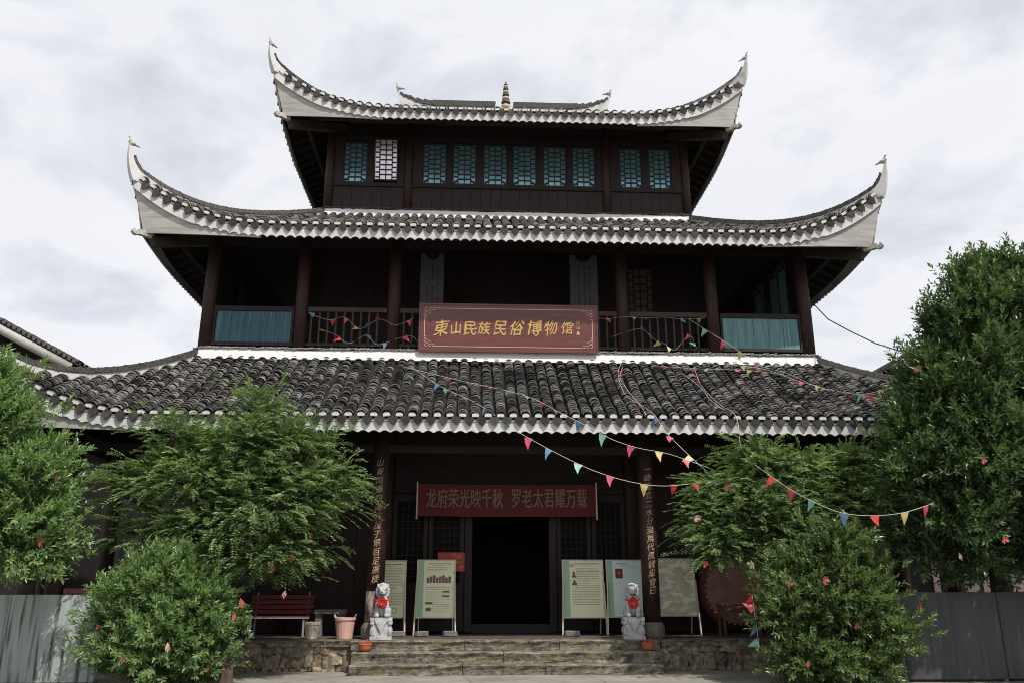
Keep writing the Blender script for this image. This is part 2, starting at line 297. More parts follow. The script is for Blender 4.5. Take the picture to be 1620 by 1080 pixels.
ORG = {}                                      # things whose children are given in world coordinates
def link(name, me, parent=None, kind=None, mw=None):
    o = bpy.data.objects.new(name, me); COL.objects.link(o)
    if parent is not None:
        o.parent = parent
        if parent.name in ORG: o.matrix_parent_inverse = ORG[parent.name]
    if mw is not None: o.matrix_basis = mw
    if kind: o['kind'] = kind
    return o
def tag(o, label, cat, group=None):
    o['label'] = label; o['category'] = cat
    if group: o['group'] = group
    return o
def thing(name, label, cat, loc=(0, 0, 0), rz=0.0, group=None, world=False):
    o = bpy.data.objects.new(name, None); COL.objects.link(o); o.location = loc; o.rotation_euler = (0, 0, rz)
    o.empty_display_size = 0.2
    if world: ORG[o.name] = Matrix.Translation(Vector(loc)).inverted()
    return tag(o, label, cat, group)
def fast_mesh(name, V, F, mats, var=None, mi=None, smooth=False):
    """V (n,3), F (k,m) equal sized faces"""
    me = bpy.data.meshes.new(name); V = np.asarray(V, np.float32); F = np.asarray(F, np.int32); k, m = F.shape
    me.vertices.add(len(V)); me.vertices.foreach_set('co', V.ravel())
    me.loops.add(k * m); me.loops.foreach_set('vertex_index', F.ravel())
    me.polygons.add(k); me.polygons.foreach_set('loop_start', np.arange(0, k * m, m, dtype=np.int32)); me.polygons.foreach_set('loop_total', np.full(k, m, np.int32))
    for mm in (mats if isinstance(mats, (list, tuple)) else [mats]): me.materials.append(mm)
    if mi is not None: me.polygons.foreach_set('material_index', np.asarray(mi, np.int32))
    me.polygons.foreach_set('use_smooth', np.full(k, smooth))
    if var is not None:
        a = me.attributes.new('var', 'FLOAT', 'POINT'); a.data.foreach_set('value', np.asarray(var, np.float32))
    me.update(calc_edges=True); me.validate(); return me
def text_mesh(body, size, extrude=0.004, shifts=((0, 0),), shear=0.0, align='CENTER', spacing=1.0):
    c = bpy.data.curves.new('lettering', 'FONT'); c.body = body; c.size = size; c.extrude = extrude; c.shear = shear
    c.align_x = align; c.align_y = 'CENTER'; c.space_character = spacing; c.resolution_u = 3
    o = bpy.data.objects.new('lettering', c); COL.objects.link(o)
    dg = bpy.context.evaluated_depsgraph_get(); me = bpy.data.meshes.new_from_object(o.evaluated_get(dg))
    bpy.data.objects.remove(o); bpy.data.curves.remove(c)
    if len(shifts) > 1:
        # a broad nib: the same strokes laid down again a little to the side, each a hair prouder
        V = np.array([v.co for v in me.vertices]); F = [tuple(p_.vertices) for p_ in me.polygons]; n_ = len(V); vs, fs = [], []
        for i, (a_, b_) in enumerate(shifts):
            vs += [tuple(v) for v in V + np.array([a_, b_, .0006 * i])]; fs += [tuple(q + i * n_ for q in f) for f in F]
        me = bpy.data.meshes.new('lettering'); me.from_pydata(vs, [], fs); me.update()
    return me

CY = 26.0
# ---------------------------------------------------------------- ground
g = MB(); g.add([(-600, -300, 0), (600, -300, 0), (600, 900, 0), (-600, 900, 0)], [(0, 1, 2, 3)])
o = g.build('ground', MT['ground'], kind='structure')

# ---------------------------------------------------------------- the hall
hall = thing('timber_hall', 'three-storey dark timber hall with grey tiled roofs and upturned white eaves', 'hall', (0, CY, 0.6), world=True)

PITCH = 0.262
TILE_T = np.array([(-.5 * math.cos(math.pi * i / 5), 0, math.sin(math.pi * i / 5)) for i in range(6)])
def tile_template(wd=0.205, h=0.090, ln=0.15):
    a = TILE_T * np.array([wd, 0, h])
    lo = a + np.array([0, 0, 0.040]); hi = a * np.array([0.93, 1, 0.9]) + np.array([0, ln, -0.004])
    mid = a * np.array([0.93, 1, 0.9]) + np.array([0, 0.0, 0.028]); inn = a * np.array([0.86, 1, 0.7]) + np.array([0, 0.03, 0.0])
    V = np.vstack([lo, hi, mid, inn])
    F = [(i, i + 1, i + 7, i + 6) for i in range(5)] + [(i + 12, i + 13, i + 1, i) for i in range(5)] + [(i + 18, i + 19, i + 13, i + 12) for i in range(5)]
    return V, np.array(F), np.array([0] * 5 + [1] * 5 + [2] * 5)  # third strip, under the lip, blackened for the shade of the gap
TV, TF, TM = tile_template()
TILE_MESH = {}
for kk in ('tile1', 'tile2'):
    TILE_MESH[kk] = fast_mesh('roof_tile', TV, TF, [MT[kk], MT['lip'], MT['pan']], mi=TM)

def frames_mesh(name, P, r, u, n, mats, var):
    k = len(P)
    V = P[:, None, :] + TV[None, :, 0:1] * r[:, None, :] + TV[None, :, 1:2] * u[:, None, :] + TV[None, :, 2:3] * n[:, None, :]
    F = (TF[None] + (np.arange(k) * len(TV))[:, None, None]).reshape(-1, 4)
    return fast_mesh(name, V.reshape(-1, 3), F, mats, var=np.repeat(var, len(TV)), mi=np.tile(TM, k))
def norm(a): return a / np.maximum(np.linalg.norm(a, axis=-1, keepdims=True), 1e-9)

# eave end tile (dark cap with a white plug) and hanging drip tile, built once
eb = MB()
arc = [(-.082 * math.cos(math.pi * i / 6), .072 * math.sin(math.pi * i / 6) + .012) for i in range(7)]
eb.prism(arc, (0, -0.03, 0), (1, 0, 0), (0, 0, 1), (0, 1, 0), 0.17, 0)
pl = [(-.062, 0.004), (.062, 0.004)] + [(.066 * math.cos(math.pi * i / 5), .052 * math.sin(math.pi * i / 5) + .008) for i in range(6)]
eb.prism([(-.07, -.014), (.07, -.014), (.072, .035), (.045, .052), (-.045, .052), (-.072, .035)], (0, -0.058, 0), (1, 0, 0), (0, 0, 1), (0, 1, 0), 0.05, 1)
EAVE_MESH = {k: eb.mesh('eave_tile', [MT[k], MT['white']]) for k in ('tile1', 'tile2')}
db = MB()
dr = [(-.095, .035), (-.100, -.045), (-.078, -.105), (-.036, -.150), (0, -.190), (.036, -.150), (.078, -.105), (.100, -.045), (.095, .035), (0.045, .005), (-.045, .005)]
db.prism(dr[::-1], (0, -0.012, 0), (1, 0, 0), (0, 0, 1), (0, 1, 0), 0.02, 0)
MT['drip'] = tile_mat('dark_drip_tile', 0.3, (0.06, 0.055, 0.04), (0.014, 0.013, 0.013), (0.055, 0.048, 0.042))
DRIP_MESH = {k: db.mesh('drip_tile', [MT['drip']]) for k in ('tile1', 'tile2')}

individual = [0]
def bird(tip, D, parent, sc=1.0):
    """little white bird with raised tail looking back at the roof"""
    b = MB(); t = Vector(tip); d = -Vector(D).normalized(); m3 = d.to_track_quat('X', 'Z').to_matrix()
    b.ell(t + d * .05 * sc + Vector((0, 0, .05 * sc)), (.10 * sc, .055 * sc, .055 * sc), 8, 6, 0, m3)
    b.tube([t + d * .11 * sc + Vector((0, 0, .05 * sc)), t + d * .17 * sc + Vector((0, 0, .035 * sc)), t + d * .25 * sc + Vector((0, 0, .02 * sc))], [.035 * sc, .028 * sc, .008 * sc], 6)
    b.tube([t + d * -.02 * sc + Vector((0, 0, .06 * sc)), t - d * .0 * sc + Vector((0, 0, .13 * sc)), t - d * .02 * sc + Vector((0, 0, .19 * sc)), t - d * .07 * sc + Vector((0, 0, .21 * sc))], [.035 * sc, .03 * sc, .022 * sc, .01 * sc], 6)
    b.tube([t - Vector((0, 0, .06 * sc)), t + Vector((0, 0, .04 * sc))], [.03 * sc, .035 * sc], 6)
    return b.build('bird_finial', MT['bracket'], parent, smooth=True)

def loft(stations, mb, mi=0):
    """stations: list of (bottom, top, half width, side vector)"""
    vs = []
    for b_, t_, hw, s in stations:
        b_ = Vector(b_); t_ = Vector(t_); s = Vector(s)
        vs += [b_ - s * hw, b_ + s * hw, t_ + s * hw, t_ - s * hw]
    k = len(stations); fs = []
    for i in range(k - 1):
        for j in range(4): fs.append((i * 4 + j, i * 4 + (j + 1) % 4, (i + 1) * 4 + (j + 1) % 4, (i + 1) * 4 + j))
    fs += [(3, 2, 1, 0), tuple((k - 1) * 4 + j for j in range(4))]
    mb.add(vs, fs, mi)

def roof_tier(HX, HY, T_front, T_side, z0, z1, tmat, L=1.25, A=3.6, pexp=2.6, FL=0.06, c=0.82, over=2.0, n_ind=0, top=False, vh=0.33, HORN=.66):
    TT = T_front
    def zprof(t):
        q = t / TT; return z0 + (z1 - z0) * (c * q + (1 - c) * q * q)
    def S(k, s, t, lift=True):
        s = np.asarray(s, float); t = np.asarray(t, float)
        Hs, Hn = (HX, HY) if k % 2 == 0 else (HY, HX)
        a = np.clip(Hs - np.abs(s), 0, None); q = np.clip(1 - a / A, 0, None); tf = np.clip(1 - t / 3.9, 0, None) ** 0.8
        z = zprof(t) + (L * q ** pexp * tf if lift else 0)
        fl = FL * q ** 2.2 * np.clip(1 - t / 2.2, 0, None)
        al = s + np.sign(s) * fl; ou = Hn - t + fl
        if k == 0: X, Y = al, -ou
        elif k == 1: X, Y = ou, al
        elif k == 2: X, Y = -al, ou
        else: X, Y = -ou, -al
        return np.stack([X + 0 * z, CY + Y + 0 * z, z], -1)
    deck = MB(); sides = (0, 1, 2, 3)
    grids = []
    for k in sides:
        Hs = HX if k % 2 == 0 else HY; Tk = T_front if k % 2 == 0 else T_side
        for lay in (0, 1):
            ns = int(2 * Hs / (PITCH / 4)) if (lay == 0 and k != 2) else 60
            nt_ = 16
            vs = []; ts = np.linspace(0, Tk, nt_ + 1)
            for t in ts:
                half = Hs - t if not (top and k % 2 == 0 and t > T_side) else Hs - T_side
                s = np.linspace(-half, half, ns + 1); P = S(k, s, np.full_like(s, t))
                if lay == 0: P[:, 2] += -0.035 + 0.035 * np.cos(2 * math.pi * (s / PITCH - 0.5))
                else: P[:, 2] -= 0.10
                vs.append(P)
            V = np.vstack(vs); fs = []
            for i in range(nt_):
                for j in range(ns):
                    q = (i * (ns + 1) + j, i * (ns + 1) + j + 1, (i + 1) * (ns + 1) + j + 1, (i + 1) * (ns + 1) + j)
                    fs.append(q if lay == 0 else q[::-1])
            deck.add(V, fs, lay)
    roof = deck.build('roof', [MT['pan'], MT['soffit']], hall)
    # cap tiles
    Ps, rs, us, ns_, va = [], [], [], [], []
    stuffe, stuffd = MB(), MB()
    for k in sides:
        Hs = HX if k % 2 == 0 else HY; Tk = T_front if k % 2 == 0 else T_side
        ncol = int((Hs - 0.12) / PITCH - 0.5)
        ex = 0.100 if k == 0 else (0.15 if k != 2 else 0.5)
        for ci in range(-ncol - 1, ncol + 1):
            s = (ci + 0.5) * PITCH
            hipt = Hs - abs(s) - 0.10
            if top and k % 2 == 0 and abs(s) < Hs - T_side: hipt = Tk
            tm = min(Tk, hipt)
            cphase = rng.random() * ex
            tt = np.arange(0.08, max(tm, 0.09), ex)
            if len(tt):
                tt = tt + rng.normal(0, ex * 0.16, len(tt)) + .35 * ex * np.sin(tt * 3.1 + s * 2)
                ss = np.full(len(tt), s) + np.cumsum(rng.normal(0, 0.003, len(tt))) + rng.normal(0, 0.006, len(tt))
                P = S(k, ss, tt); u = norm(S(k, ss, tt + 0.03) - P); r = norm(S(k, ss + 0.02, tt) - S(k, ss - 0.02, tt))
                r = norm(r - u * np.sum(r * u, 1, keepdims=True)); n = np.cross(r, u)
                yaw = rng.normal(0, 0.06, (len(tt), 1)); r2 = r * np.cos(yaw) + u * np.sin(yaw); u2 = u * np.cos(yaw) - r * np.sin(yaw)
                pt = rng.normal(0.0, 0.05, (len(tt), 1)); u3 = u2 * np.cos(pt) - n * np.sin(pt); n3 = n * np.cos(pt) + u2 * np.sin(pt)
                P = P + n * (0.004 + rng.normal(0, 0.003, (len(tt), 1)))
                v = np.clip(0.42 + rng.normal(0, 0.12) + .22 * np.sin(tt * rng.uniform(2, 5) + rng.uniform(0, 6)) + rng.normal(0, 0.2, len(tt)), 0.01, .99)
                st = 0
                if k == 0 and n_ind and individual[0] < n_ind:
                    st = min(4, len(tt))
                    for q in range(st):
                        if individual[0] >= n_ind: st = q; break
                        mw = Matrix(((r2[q][0], u3[q][0], n3[q][0], P[q][0]), (r2[q][1], u3[q][1], n3[q][1], P[q][1]), (r2[q][2], u3[q][2], n3[q][2], P[q][2]), (0, 0, 0, 1)))
                        link('roof_tile', TILE_MESH[tmat], roof, mw=mw); individual[0] += 1
                Ps.append(P[st:]); rs.append(r2[st:]); us.append(u3[st:]); ns_.append(n3[st:]); va.append(v[st:])
            # eave end tile on the column, drip tile in the valley to its right
            for kind in (0, 1):
                sv = s + kind * PITCH / 2
                if Hs - abs(sv) < 0.12: continue
                p = S(k, sv, 0.02); r = norm(S(k, sv + .05, 0.02) - S(k, sv - .05, 0.02)); u = norm(S(k, sv, 0.10) - p)
                hz = np.array([u[0], u[1], 0.0]); hz /= np.linalg.norm(hz)
                r = norm(r - hz * (r @ hz)); n = np.cross(r, hz); n /= np.linalg.norm(n)
                if kind == 1:
                    lean = 0.12 + rng.normal(0, 0.05); hz, n = hz * math.cos(lean) - n * math.sin(lean), n * math.cos(lean) + hz * math.sin(lean)
                ro = rng.normal(0, 0.05); r, n = r * math.cos(ro) + n * math.sin(ro), n * math.cos(ro) - r * math.sin(ro)
                p = p + n * (0.006 if kind == 0 else -0.02) - hz * (0.0 if kind == 0 else 0.045)
                mw = Matrix(((r[0], hz[0], n[0], p[0]), (r[1], hz[1], n[1], p[1]), (r[2], hz[2], n[2], p[2]), (0, 0, 0, 1)))
                me = (EAVE_MESH if kind == 0 else DRIP_MESH)[tmat]
                if k == 0: link('eave_tile' if kind == 0 else 'drip_tile', me, roof, mw=mw)
                elif k != 2:
                    tgt, src = (stuffe, eb) if kind == 0 else (stuffd, db)
                    vs2 = [mw @ Vector(q) for q in src.v]; o_ = len(tgt.v); tgt.v += [tuple(q) for q in vs2]
                    tgt.f += [tuple(i + o_ for i in f) for f in src.f]; tgt.m += src.m
    me = frames_mesh('roof_tiles', np.vstack(Ps), np.vstack(rs), np.vstack(us), np.vstack(ns_), [MT[tmat], MT['lip'], MT['pan']], np.concatenate(va))
    link('roof_tiles', me, roof, 'stuff')
    stuffe.build('eave_tiles', [MT[tmat], MT['white']], roof, kind='stuff')
    stuffd.build('drip_tiles', [MT['drip']], roof, kind='stuff')
    # scalloped valance and white corner boards
    SC = 0.222; ZB = z0 - vh
    for k in sides:
        Hs = HX if k % 2 == 0 else HY
        s = np.arange(-Hs, Hs + 1e-6, SC / 6); s = np.append(s, Hs)
        P = S(k, s, np.full_like(s, 0.012)); out_ = np.array([(0, -1, 0), (1, 0, 0), (0, 1, 0), (-1, 0, 0)][k], float)
        topz = P[:, 2] - 0.045; ph = (s / SC) % 1.0
        qq = np.clip(1 - (Hs - np.abs(s)) / A, 0, 1)
        amp = 0.062 * np.clip((Hs - np.abs(s) - 1.4) / 0.4, 0, 1)
        botz = P[:, 2] - vh - 0.02 + amp * np.sin(math.pi * ph) ** 0.8
        vs = []
        for i in range(len(s)):
            a = P[i].copy(); b = P[i] - out_ * 0.035
            vs += [(a[0], a[1], topz[i]), (a[0], a[1], botz[i]), (b[0], b[1], botz[i]), (b[0], b[1], topz[i])]
        fs = []
        for i in range(len(s) - 1):
            for j in range(4): fs.append((i * 4 + j, i * 4 + (j + 1) % 4, (i + 1) * 4 + (j + 1) % 4, (i + 1) * 4 + j)[::-1])
        v = MB(); v.add(vs, fs); v.build('valance', MT['white'], roof)
        if k == 2: continue
        for sg in (-1, 1):
            cb = MB(); sts = []
            aa = np.linspace(0.02, 3.1, 22)
            for a_ in aa:
                pt_ = S(k, sg * (Hs - a_), 0.054); ptn = S(k, sg * (Hs - a_), 0.054)
                base = np.array(ptn)
                # undo most of the flare at the foot so that the board leans out
                qv = max(0, 1 - a_ / A); f_ = FL * qv ** 2.2 * (1 - 0.054 / 2.2) * 0.75
                al = np.array([(1, 0, 0), (0, 1, 0), (-1, 0, 0), (0, -1, 0)][k], float) * sg
                sh = .26 * max(0, 1 - a_ / 2.2) ** 1.3; base = base - out_ * (f_ + sh * .5) - al * (f_ + sh); base[2] = ZB - 0.005 + .11 * max(0, 1 - a_ / 3.1)
                tp = np.array(pt_); tp[2] = max(tp[2] - vh + 0.06, ZB + 0.02)
                sts.append((base, tp))
            vs = []
            for b_, t_ in sts:
                vs += [tuple(t_), tuple(b_), tuple(b_ - out_ * .03), tuple(t_ - out_ * .03)]
            fs = []
            for i in range(len(sts) - 1):
                for j in range(4): fs.append((i * 4 + j, i * 4 + (j + 1) % 4, (i + 1) * 4 + (j + 1) % 4, (i + 1) * 4 + j))
            fs += [(0, 1, 2, 3), tuple((len(sts) - 1) * 4 + j for j in (3, 2, 1, 0))]
            cb.add(vs, fs); cb.build('corner_board', MT['board'], roof)
    # hip ridges with horns, bird finials, corner brackets and hip beams
    Thip = T_side
    for sx, k, sg in ((-1, 0, -1), (1, 0, 1), (1, 2, -1), (-1, 2, 1)):
        sy = -1 if k == 0 else 1
        D = Vector((sx, sy, 0)).normalized(); side = Vector((0, 0, 1)).cross(D)
        tv = np.linspace(Thip, 0.0, 30)
        Ph = [Vector(S(k, sg * (HX - t), t)) for t in tv]
        st = [(P_ - Vector((0, 0, .05)), P_ + Vector((0, 0, .11)), .085, side) for P_ in Ph[:-2]]
        P0 = Ph[-1]; Pin = Ph[-2]
        tipb = P0 + D * .22 + Vector((0, 0, HORN)); tipt = P0 + D * .16 + Vector((0, 0, HORN + .03))
        def bez(a, b, c_, q): return a * (1 - q) ** 2 + b * 2 * q * (1 - q) + c_ * q * q
        for q in np.linspace(0, 1, 10):
            bq = bez(P0 - Vector((0, 0, .22)) + D * .03, P0 + D * .22 + Vector((0, 0, .16)), tipb, q)
            tq = bez(Pin + Vector((0, 0, .11)), P0 + D * .08 + Vector((0, 0, .22)), tipt, q)
            st.append((bq, tq, .085 - .058 * q, side))
        hr = MB(); loft(st, hr); hr.build('hip_ridge', MT['white'], roof)
        bird(tipb + Vector((0, 0, .04)) - D * .03, D, roof, 1.0)
        # dark tiles stacked along the crest
        cr = MB(); L0 = [s_[1] for s_ in st[:-4]]; acc = 0; prev = L0[0]
        dist = [0]
        for i in range(1, len(L0)): dist.append(dist[-1] + (L0[i] - L0[i - 1]).length)
        d_ = 0.03
        while d_ < dist[-1] - 0.05:
            i = next(j for j in range(1, len(dist)) if dist[j] >= d_); f_ = (d_ - dist[i - 1]) / (dist[i] - dist[i - 1])
            pos = L0[i - 1].lerp(L0[i], f_); dr_ = (L0[i] - L0[i - 1]).normalized()
            taper = 1 - 0.45 * (d_ / dist[-1]) ** 3
            for lay in (0, 1, 2):
                m3 = Matrix((dr_, side, dr_.cross(side))).transposed() @ Matrix.Rotation(random.gauss(0, .09), 3, 'Z') @ Matrix.Rotation(random.gauss(-.16, .05), 3, 'Y')
                cr.obox(pos + Vector((0, 0, .022 + lay * .042)), .17, .25 * taper * (1 - .16 * lay), .03, m3)
            d_ += 0.085
        cr.build('ridge_tiles', MT['tile1'], roof, kind='stuff')
        # corner bracket under the horn and dark hip beam behind it
        cpt = Vector((sx * (HX - 0.32), CY + sy * (HY - 0.24), ZB + .10))
        bk = MB()
        prof = [(-.22, -.07), (.10, -.07), (.15, -.10), (.22, -.09), (.27, -.03), (.25, .03), (.19, .05), (.20, .01), (.16, -.01), (.13, .04), (.06, .06), (-.22, .06)]
        bk.prism(prof, cpt - side * .06 + D * .10, D, (0, 0, 1), side, .12)
        bk.build('corner_bracket', MT['bracket'], roof)
        hb = MB(); inn = Vector((sx * (HX - over), CY + sy * (HY - over), zprof(over) - .42))
        hb.bar(inn - D * .4, cpt - D * .14 - Vector((0, 0, .16)), .20, .24)
        hb.build('hip_beam', MT['rafter'], roof)
    # rafters below the deck
    for k in (0, 1, 3):
        Hs = HX if k % 2 == 0 else HY
        tlen = over + 0.3
        for s in np.arange(-Hs + 0.5, Hs - 0.4, 0.42):
            te = min(tlen, Hs - abs(s) - 0.05)
            if te < 0.5: continue
            mb_ = MB(); a_ = Vector(S(k, s, 0.14)) - Vector((0, 0, .17)); b_ = Vector(S(k, s, te)) - Vector((0, 0, .17))
            mid = Vector(S(k, s, te * .5)) - Vector((0, 0, .17))
            mb_.bar(a_, mid, .075, .10); mb_.bar(mid, b_, .075, .10)
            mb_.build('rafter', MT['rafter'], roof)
    # purlins carrying the rafters
    for k in (0, 1, 3):
        Hs = HX if k % 2 == 0 else HY
        pu = MB()
        for tt_ in (0.75, over - 0.02):
            a_ = Vector(S(k, -(Hs - tt_ - .2), tt_, False)) - Vector((0, 0, .30)); b_ = Vector(S(k, Hs - tt_ - .2, tt_, False)) - Vector((0, 0, .30))
            pu.tube([a_, b_], .085, 8)
        pu.build('purlin', MT['rafter'], roof)
    return roof, S, zprof

roof1, S1, zp1 = roof_tier(10.9, 9.2, 3.2, 3.2, 5.00, 7.12, 'tile1', over=1.2, n_ind=300)
roof2, S2, zp2 = roof_tier(9.25, 7.5, 3.9, 3.9, 10.04, 12.13, 'tile2', over=1.52)
roof3, S3, zp3 = roof_tier(6.75, 5.3, 5.3, 3.05, 14.71, 17.92, 'tile1', over=1.7, top=True, c=0.80, HORN=.56)

# plaster band with a tile course where each roof meets the wall above
def wall_band(roof, hx, hy, zb):
    for k, (p0, p1) in enumerate((((-hx, -hy), (hx, -hy)), ((hx, -hy), (hx, hy)), ((hx, hy), (-hx, hy)), ((-hx, hy), (-hx, -hy)))):
        a = Vector((p0[0], CY + p0[1], 0)); b = Vector((p1[0], CY + p1[1], 0)); d = (b - a).normalized(); o_ = Vector((d.y, -d.x, 0))
        n = 40; st = []
        for i in range(n + 1):
            q = a.lerp(b, i / n); wob = .012 * math.sin(i * 1.7) + .015 * math.sin(i * .63 + k)
            st.append((q + o_ * .13 + Vector((0, 0, zb - .10)), q + o_ * .05 + Vector((0, 0, zb + .17 + wob)), .075, o_))
        mb_ = MB(); loft(st, mb_); mb_.build('wall_band', MT['fresh'], roof)
        tl = MB(); L_ = (b - a).length; x = 0.0
        while x < L_:
            q = a + d * x + o_ * .06 + Vector((0, 0, zb + .19 + random.gauss(0, .006)))
            m3 = Matrix((d, -o_, Vector((0, 0, 1)))).transposed() @ Matrix.Rotation(random.gauss(-.20, .07), 3, 'Y') @ Matrix.Rotation(random.gauss(0, .1), 3, 'Z')
            tl.obox(q, .19, .22, .022, m3); x += .10
        tl.build('band_tiles', MT['tile1'], roof, kind='stuff')
wall_band(roof1, 7.76, 6.06, 7.10)
wall_band(roof2, 5.42, 3.66, 12.10)

# top ridge with curled ends, bird finials and gourd finial; gables
RZ = zp3(5.3) + 0.0
rid = MB(); st = []; crest = []
for x in np.linspace(-3.75, 3.75, 61):
    q = max(0, (abs(x) - 2.3) / 1.45); up = 0.50 * q ** 2.4
    zb_ = RZ + up * .75; zt_ = RZ + .30 + up * 1.05
    st.append(((x, CY, zb_ - .10), (x + (.10 * q ** 3 if x > 0 else -.10 * q ** 3), CY, zt_), .10, (0, 1, 0))); crest.append(Vector(st[-1][1]))
loft(st, rid); rid.build('ridge', MT['white'], roof3)
cr = MB()
for x in np.arange(-3.7, 3.7, .085):
    if abs(x) < .32: continue
    i = min(range(61), key=lambda j: abs(crest[j].x - x)); dr_ = (crest[min(i + 1, 60)] - crest[max(i - 1, 0)]).normalized()
    q = max(0, (abs(x) - 2.3) / 1.45)
    for lay in range(6):
        if lay > 6 - 5 * q: continue
        s_ = Vector((0, 1, 0)); m3 = Matrix((dr_, s_, dr_.cross(s_))).transposed() @ Matrix.Rotation(random.gauss(0, .08), 3, 'Z') @ Matrix.Rotation(random.gauss(0, .06), 3, 'Y')
        cr.obox(Vector((x, CY, crest[i].z + .02 + lay * .042 - .06)), .12, .27 - .02 * lay, .034, m3)
cr.build('ridge_tiles', MT['tile1'], roof3, kind='stuff')
for sx in (-1, 1): bird(Vector((sx * 3.86, CY, crest[-1].z + .10)), (sx, 0, 0), roof3, 1.15)
fin = MB()
fin.lathe([(.30, 0), (.33, .06), (.20, .12), (.12, .16)], (0.05, CY, RZ + .04), 14, 0)
zc = RZ + .18
for r_, mi in ((.19, 0), (.17, 1), (.145, 0), (.13, 1), (.115, 0), (.105, 1), (.09, 0), (.075, 1)):
    fin.ell((0.05, CY, zc + r_ * .62), (r_, r_, r_ * .62), 14, 8, mi); zc += r_ * 1.06
fin.tube([(0.05, CY, zc - .03), (0.05, CY, zc + .13)], [.045, .012], 8, 1)
fin.build('gourd_finial', [M('cream_glaze', (0.50, 0.45, 0.33), (0.34, 0.30, 0.2), scale=8, rough=0.5), M('brown_glaze', (0.085, 0.06, 0.04), (0.05, 0.035, 0.025), scale=8, rough=0.5)], roof3, smooth=True)
gb = MB()
for sx in (-1, 1):
    x = sx * 3.66
    gb.prism([(-2.0, zp3(3.05) - .1), (2.0, zp3(3.05) - .1), (0, RZ - .05)], (x, CY, 0), (0, 1, 0), (0, 0, 1), (1, 0, 0), .06 * -sx)
gb.build('gable', MT['board'], roof3)

# ---- storeys
def part(name, mb, mat, parent=hall, **k): return mb.build(name, mat, parent, **k)
def column(x, y, z0, z1, r, plinth=False, mats=None, foot=0.0):
    m = MB(); n = 16; st = []
    jit = random.uniform(-.012, .012)
    m.tube([(x, y, z0 + foot), (x + jit, y, z0 + foot + (z1 - z0 - foot) * .5), (x, y, z1)], [r, r * 1.0, r * .94], n)
    c = part('column', m, MT['column'], smooth=True)
    if foot:
        f = MB(); f.tube([(x, y, z0), (x, y, z0 + foot * .5), (x, y, z0 + foot + .004)], [r * 1.05, r * 1.06, r * 1.015], n); f.build('peeling_foot', MT['bark'], c, smooth=True)
    if plinth:
        f = MB(); f.lathe([(r * 1.25, 0), (r * 1.42, .06), (r * 1.42, .22), (r * 1.2, .30), (r * 1.1, .32)], (x, y, z0 - .32), 14); f.build('plinth', MT['plinth'], c, smooth=False)
    return c
YC1 = 18.15
xs1 = (-9.55, -6.2, -2.97, 2.87, 6.2, 9.55)
for x in xs1:
    column(x, YC1, .62 + .30, 5.35, .185, True, foot=.62 if -4 < x < 0 else 0.0)
for y in (20.4, 23, 26, 29, 31.6):
    for x in (-9.55, 9.55): column(x, y, .92, 5.35, .18, True)
bm_ = MB(); bm_.box(-9.9, 9.9, YC1 - .09, YC1 + .09, 5.02, 5.30); part('beam', bm_, MT['timberh'])
bm_ = MB(); bm_.box(-9.5, 9.5, YC1 - .05, YC1 + .05, 4.45, 4.62); part('beam', bm_, MT['timberh'])
xs2 = (-7.7, -5.37, -3.03, 2.87, 5.23, 7.68)
for x in xs2: column(x, 20.05, 7.34, zp2(1.52) - .15, .165)
bm_ = MB(); bm_.box(-8.0, 8.0, 19.98, 20.12, 10.10, 10.34); part('beam', bm_, MT['timberh'])
for y in (22.4, 25, 27.4, 29.6, 31.9):
    for x in (-7.7, 7.68): column(x, y, 7.34, zp2(1.52) - .15, .155)
# interior shells: floors, side and back walls
sh = MB(); sh.box(-7.75, 7.75, 20.0, 32.0, 7.14, 7.345); part('floor', sh, MT['timberh'])
sh = MB(); sh.box(-7.7, -7.58, 20.45, 32, .6, 7.12); sh.box(7.58, 7.7, 20.45, 32, .6, 7.12); sh.box(-7.7, 7.7, 32, 32.12, .6, 7.12); part('wall', sh, MT['timber'])
sh = MB(); sh.box(-5.40, -5.30, 22.55, 29.6, 7.36, 15.1); sh.box(5.30, 5.40, 22.55, 29.6, 7.36, 15.1); sh.box(-5.4, 5.4, 29.6, 29.72, 7.36, 15.1); part('wall', sh, MT['timber'])
sh = MB(); sh.box(-5.3, 5.3, 22.5, 29.6, 12.20, 12.32); part('floor', sh, MT['timberh'])
sh = MB(); sh.box(-5.29, 5.29, 22.6, 29.55, 15.0, 15.06); part('ceiling', sh, MT['soffit'])
# second-storey side enclosures
sh = MB(); sh.box(-7.72, -7.66, 20.25, 31.8, 7.36, 10.4); part('wall', sh, MT['timber'])
sh = MB(); sh.box(7.64, 7.70, 23.6, 31.8, 7.36, 10.4); sh.box(7.64, 7.70, 20.2, 20.9, 7.36, 10.4); part('wall', sh, MT['timber'])
for i in range(4):
    y0 = 20.95 + i * .65
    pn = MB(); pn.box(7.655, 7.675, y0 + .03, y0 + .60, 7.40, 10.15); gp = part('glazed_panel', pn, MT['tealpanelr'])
    fr = MB(); fr.box(7.64, 7.70, y0 - .03, y0 + .03, 7.36, 10.25); fr.build('mullion', MT['rail'], gp)

# second-storey back wall of planks with a lattice window and a doorway
wl = MB(); wl.box(-5.3, 5.3, 22.52, 22.56, 7.36, 12.2); inner = part('wall', wl, MT['dark'])
x = -5.28
while x < 5.2:
    wd = .24 + random.uniform(-.03, .03); pk = MB(); pk.box(x, min(x + wd - .008, 5.29), 22.47 + random.uniform(-.006, .006), 22.515, 7.37, 12.1); pk.build('plank', MT['timber'], inner); x += wd

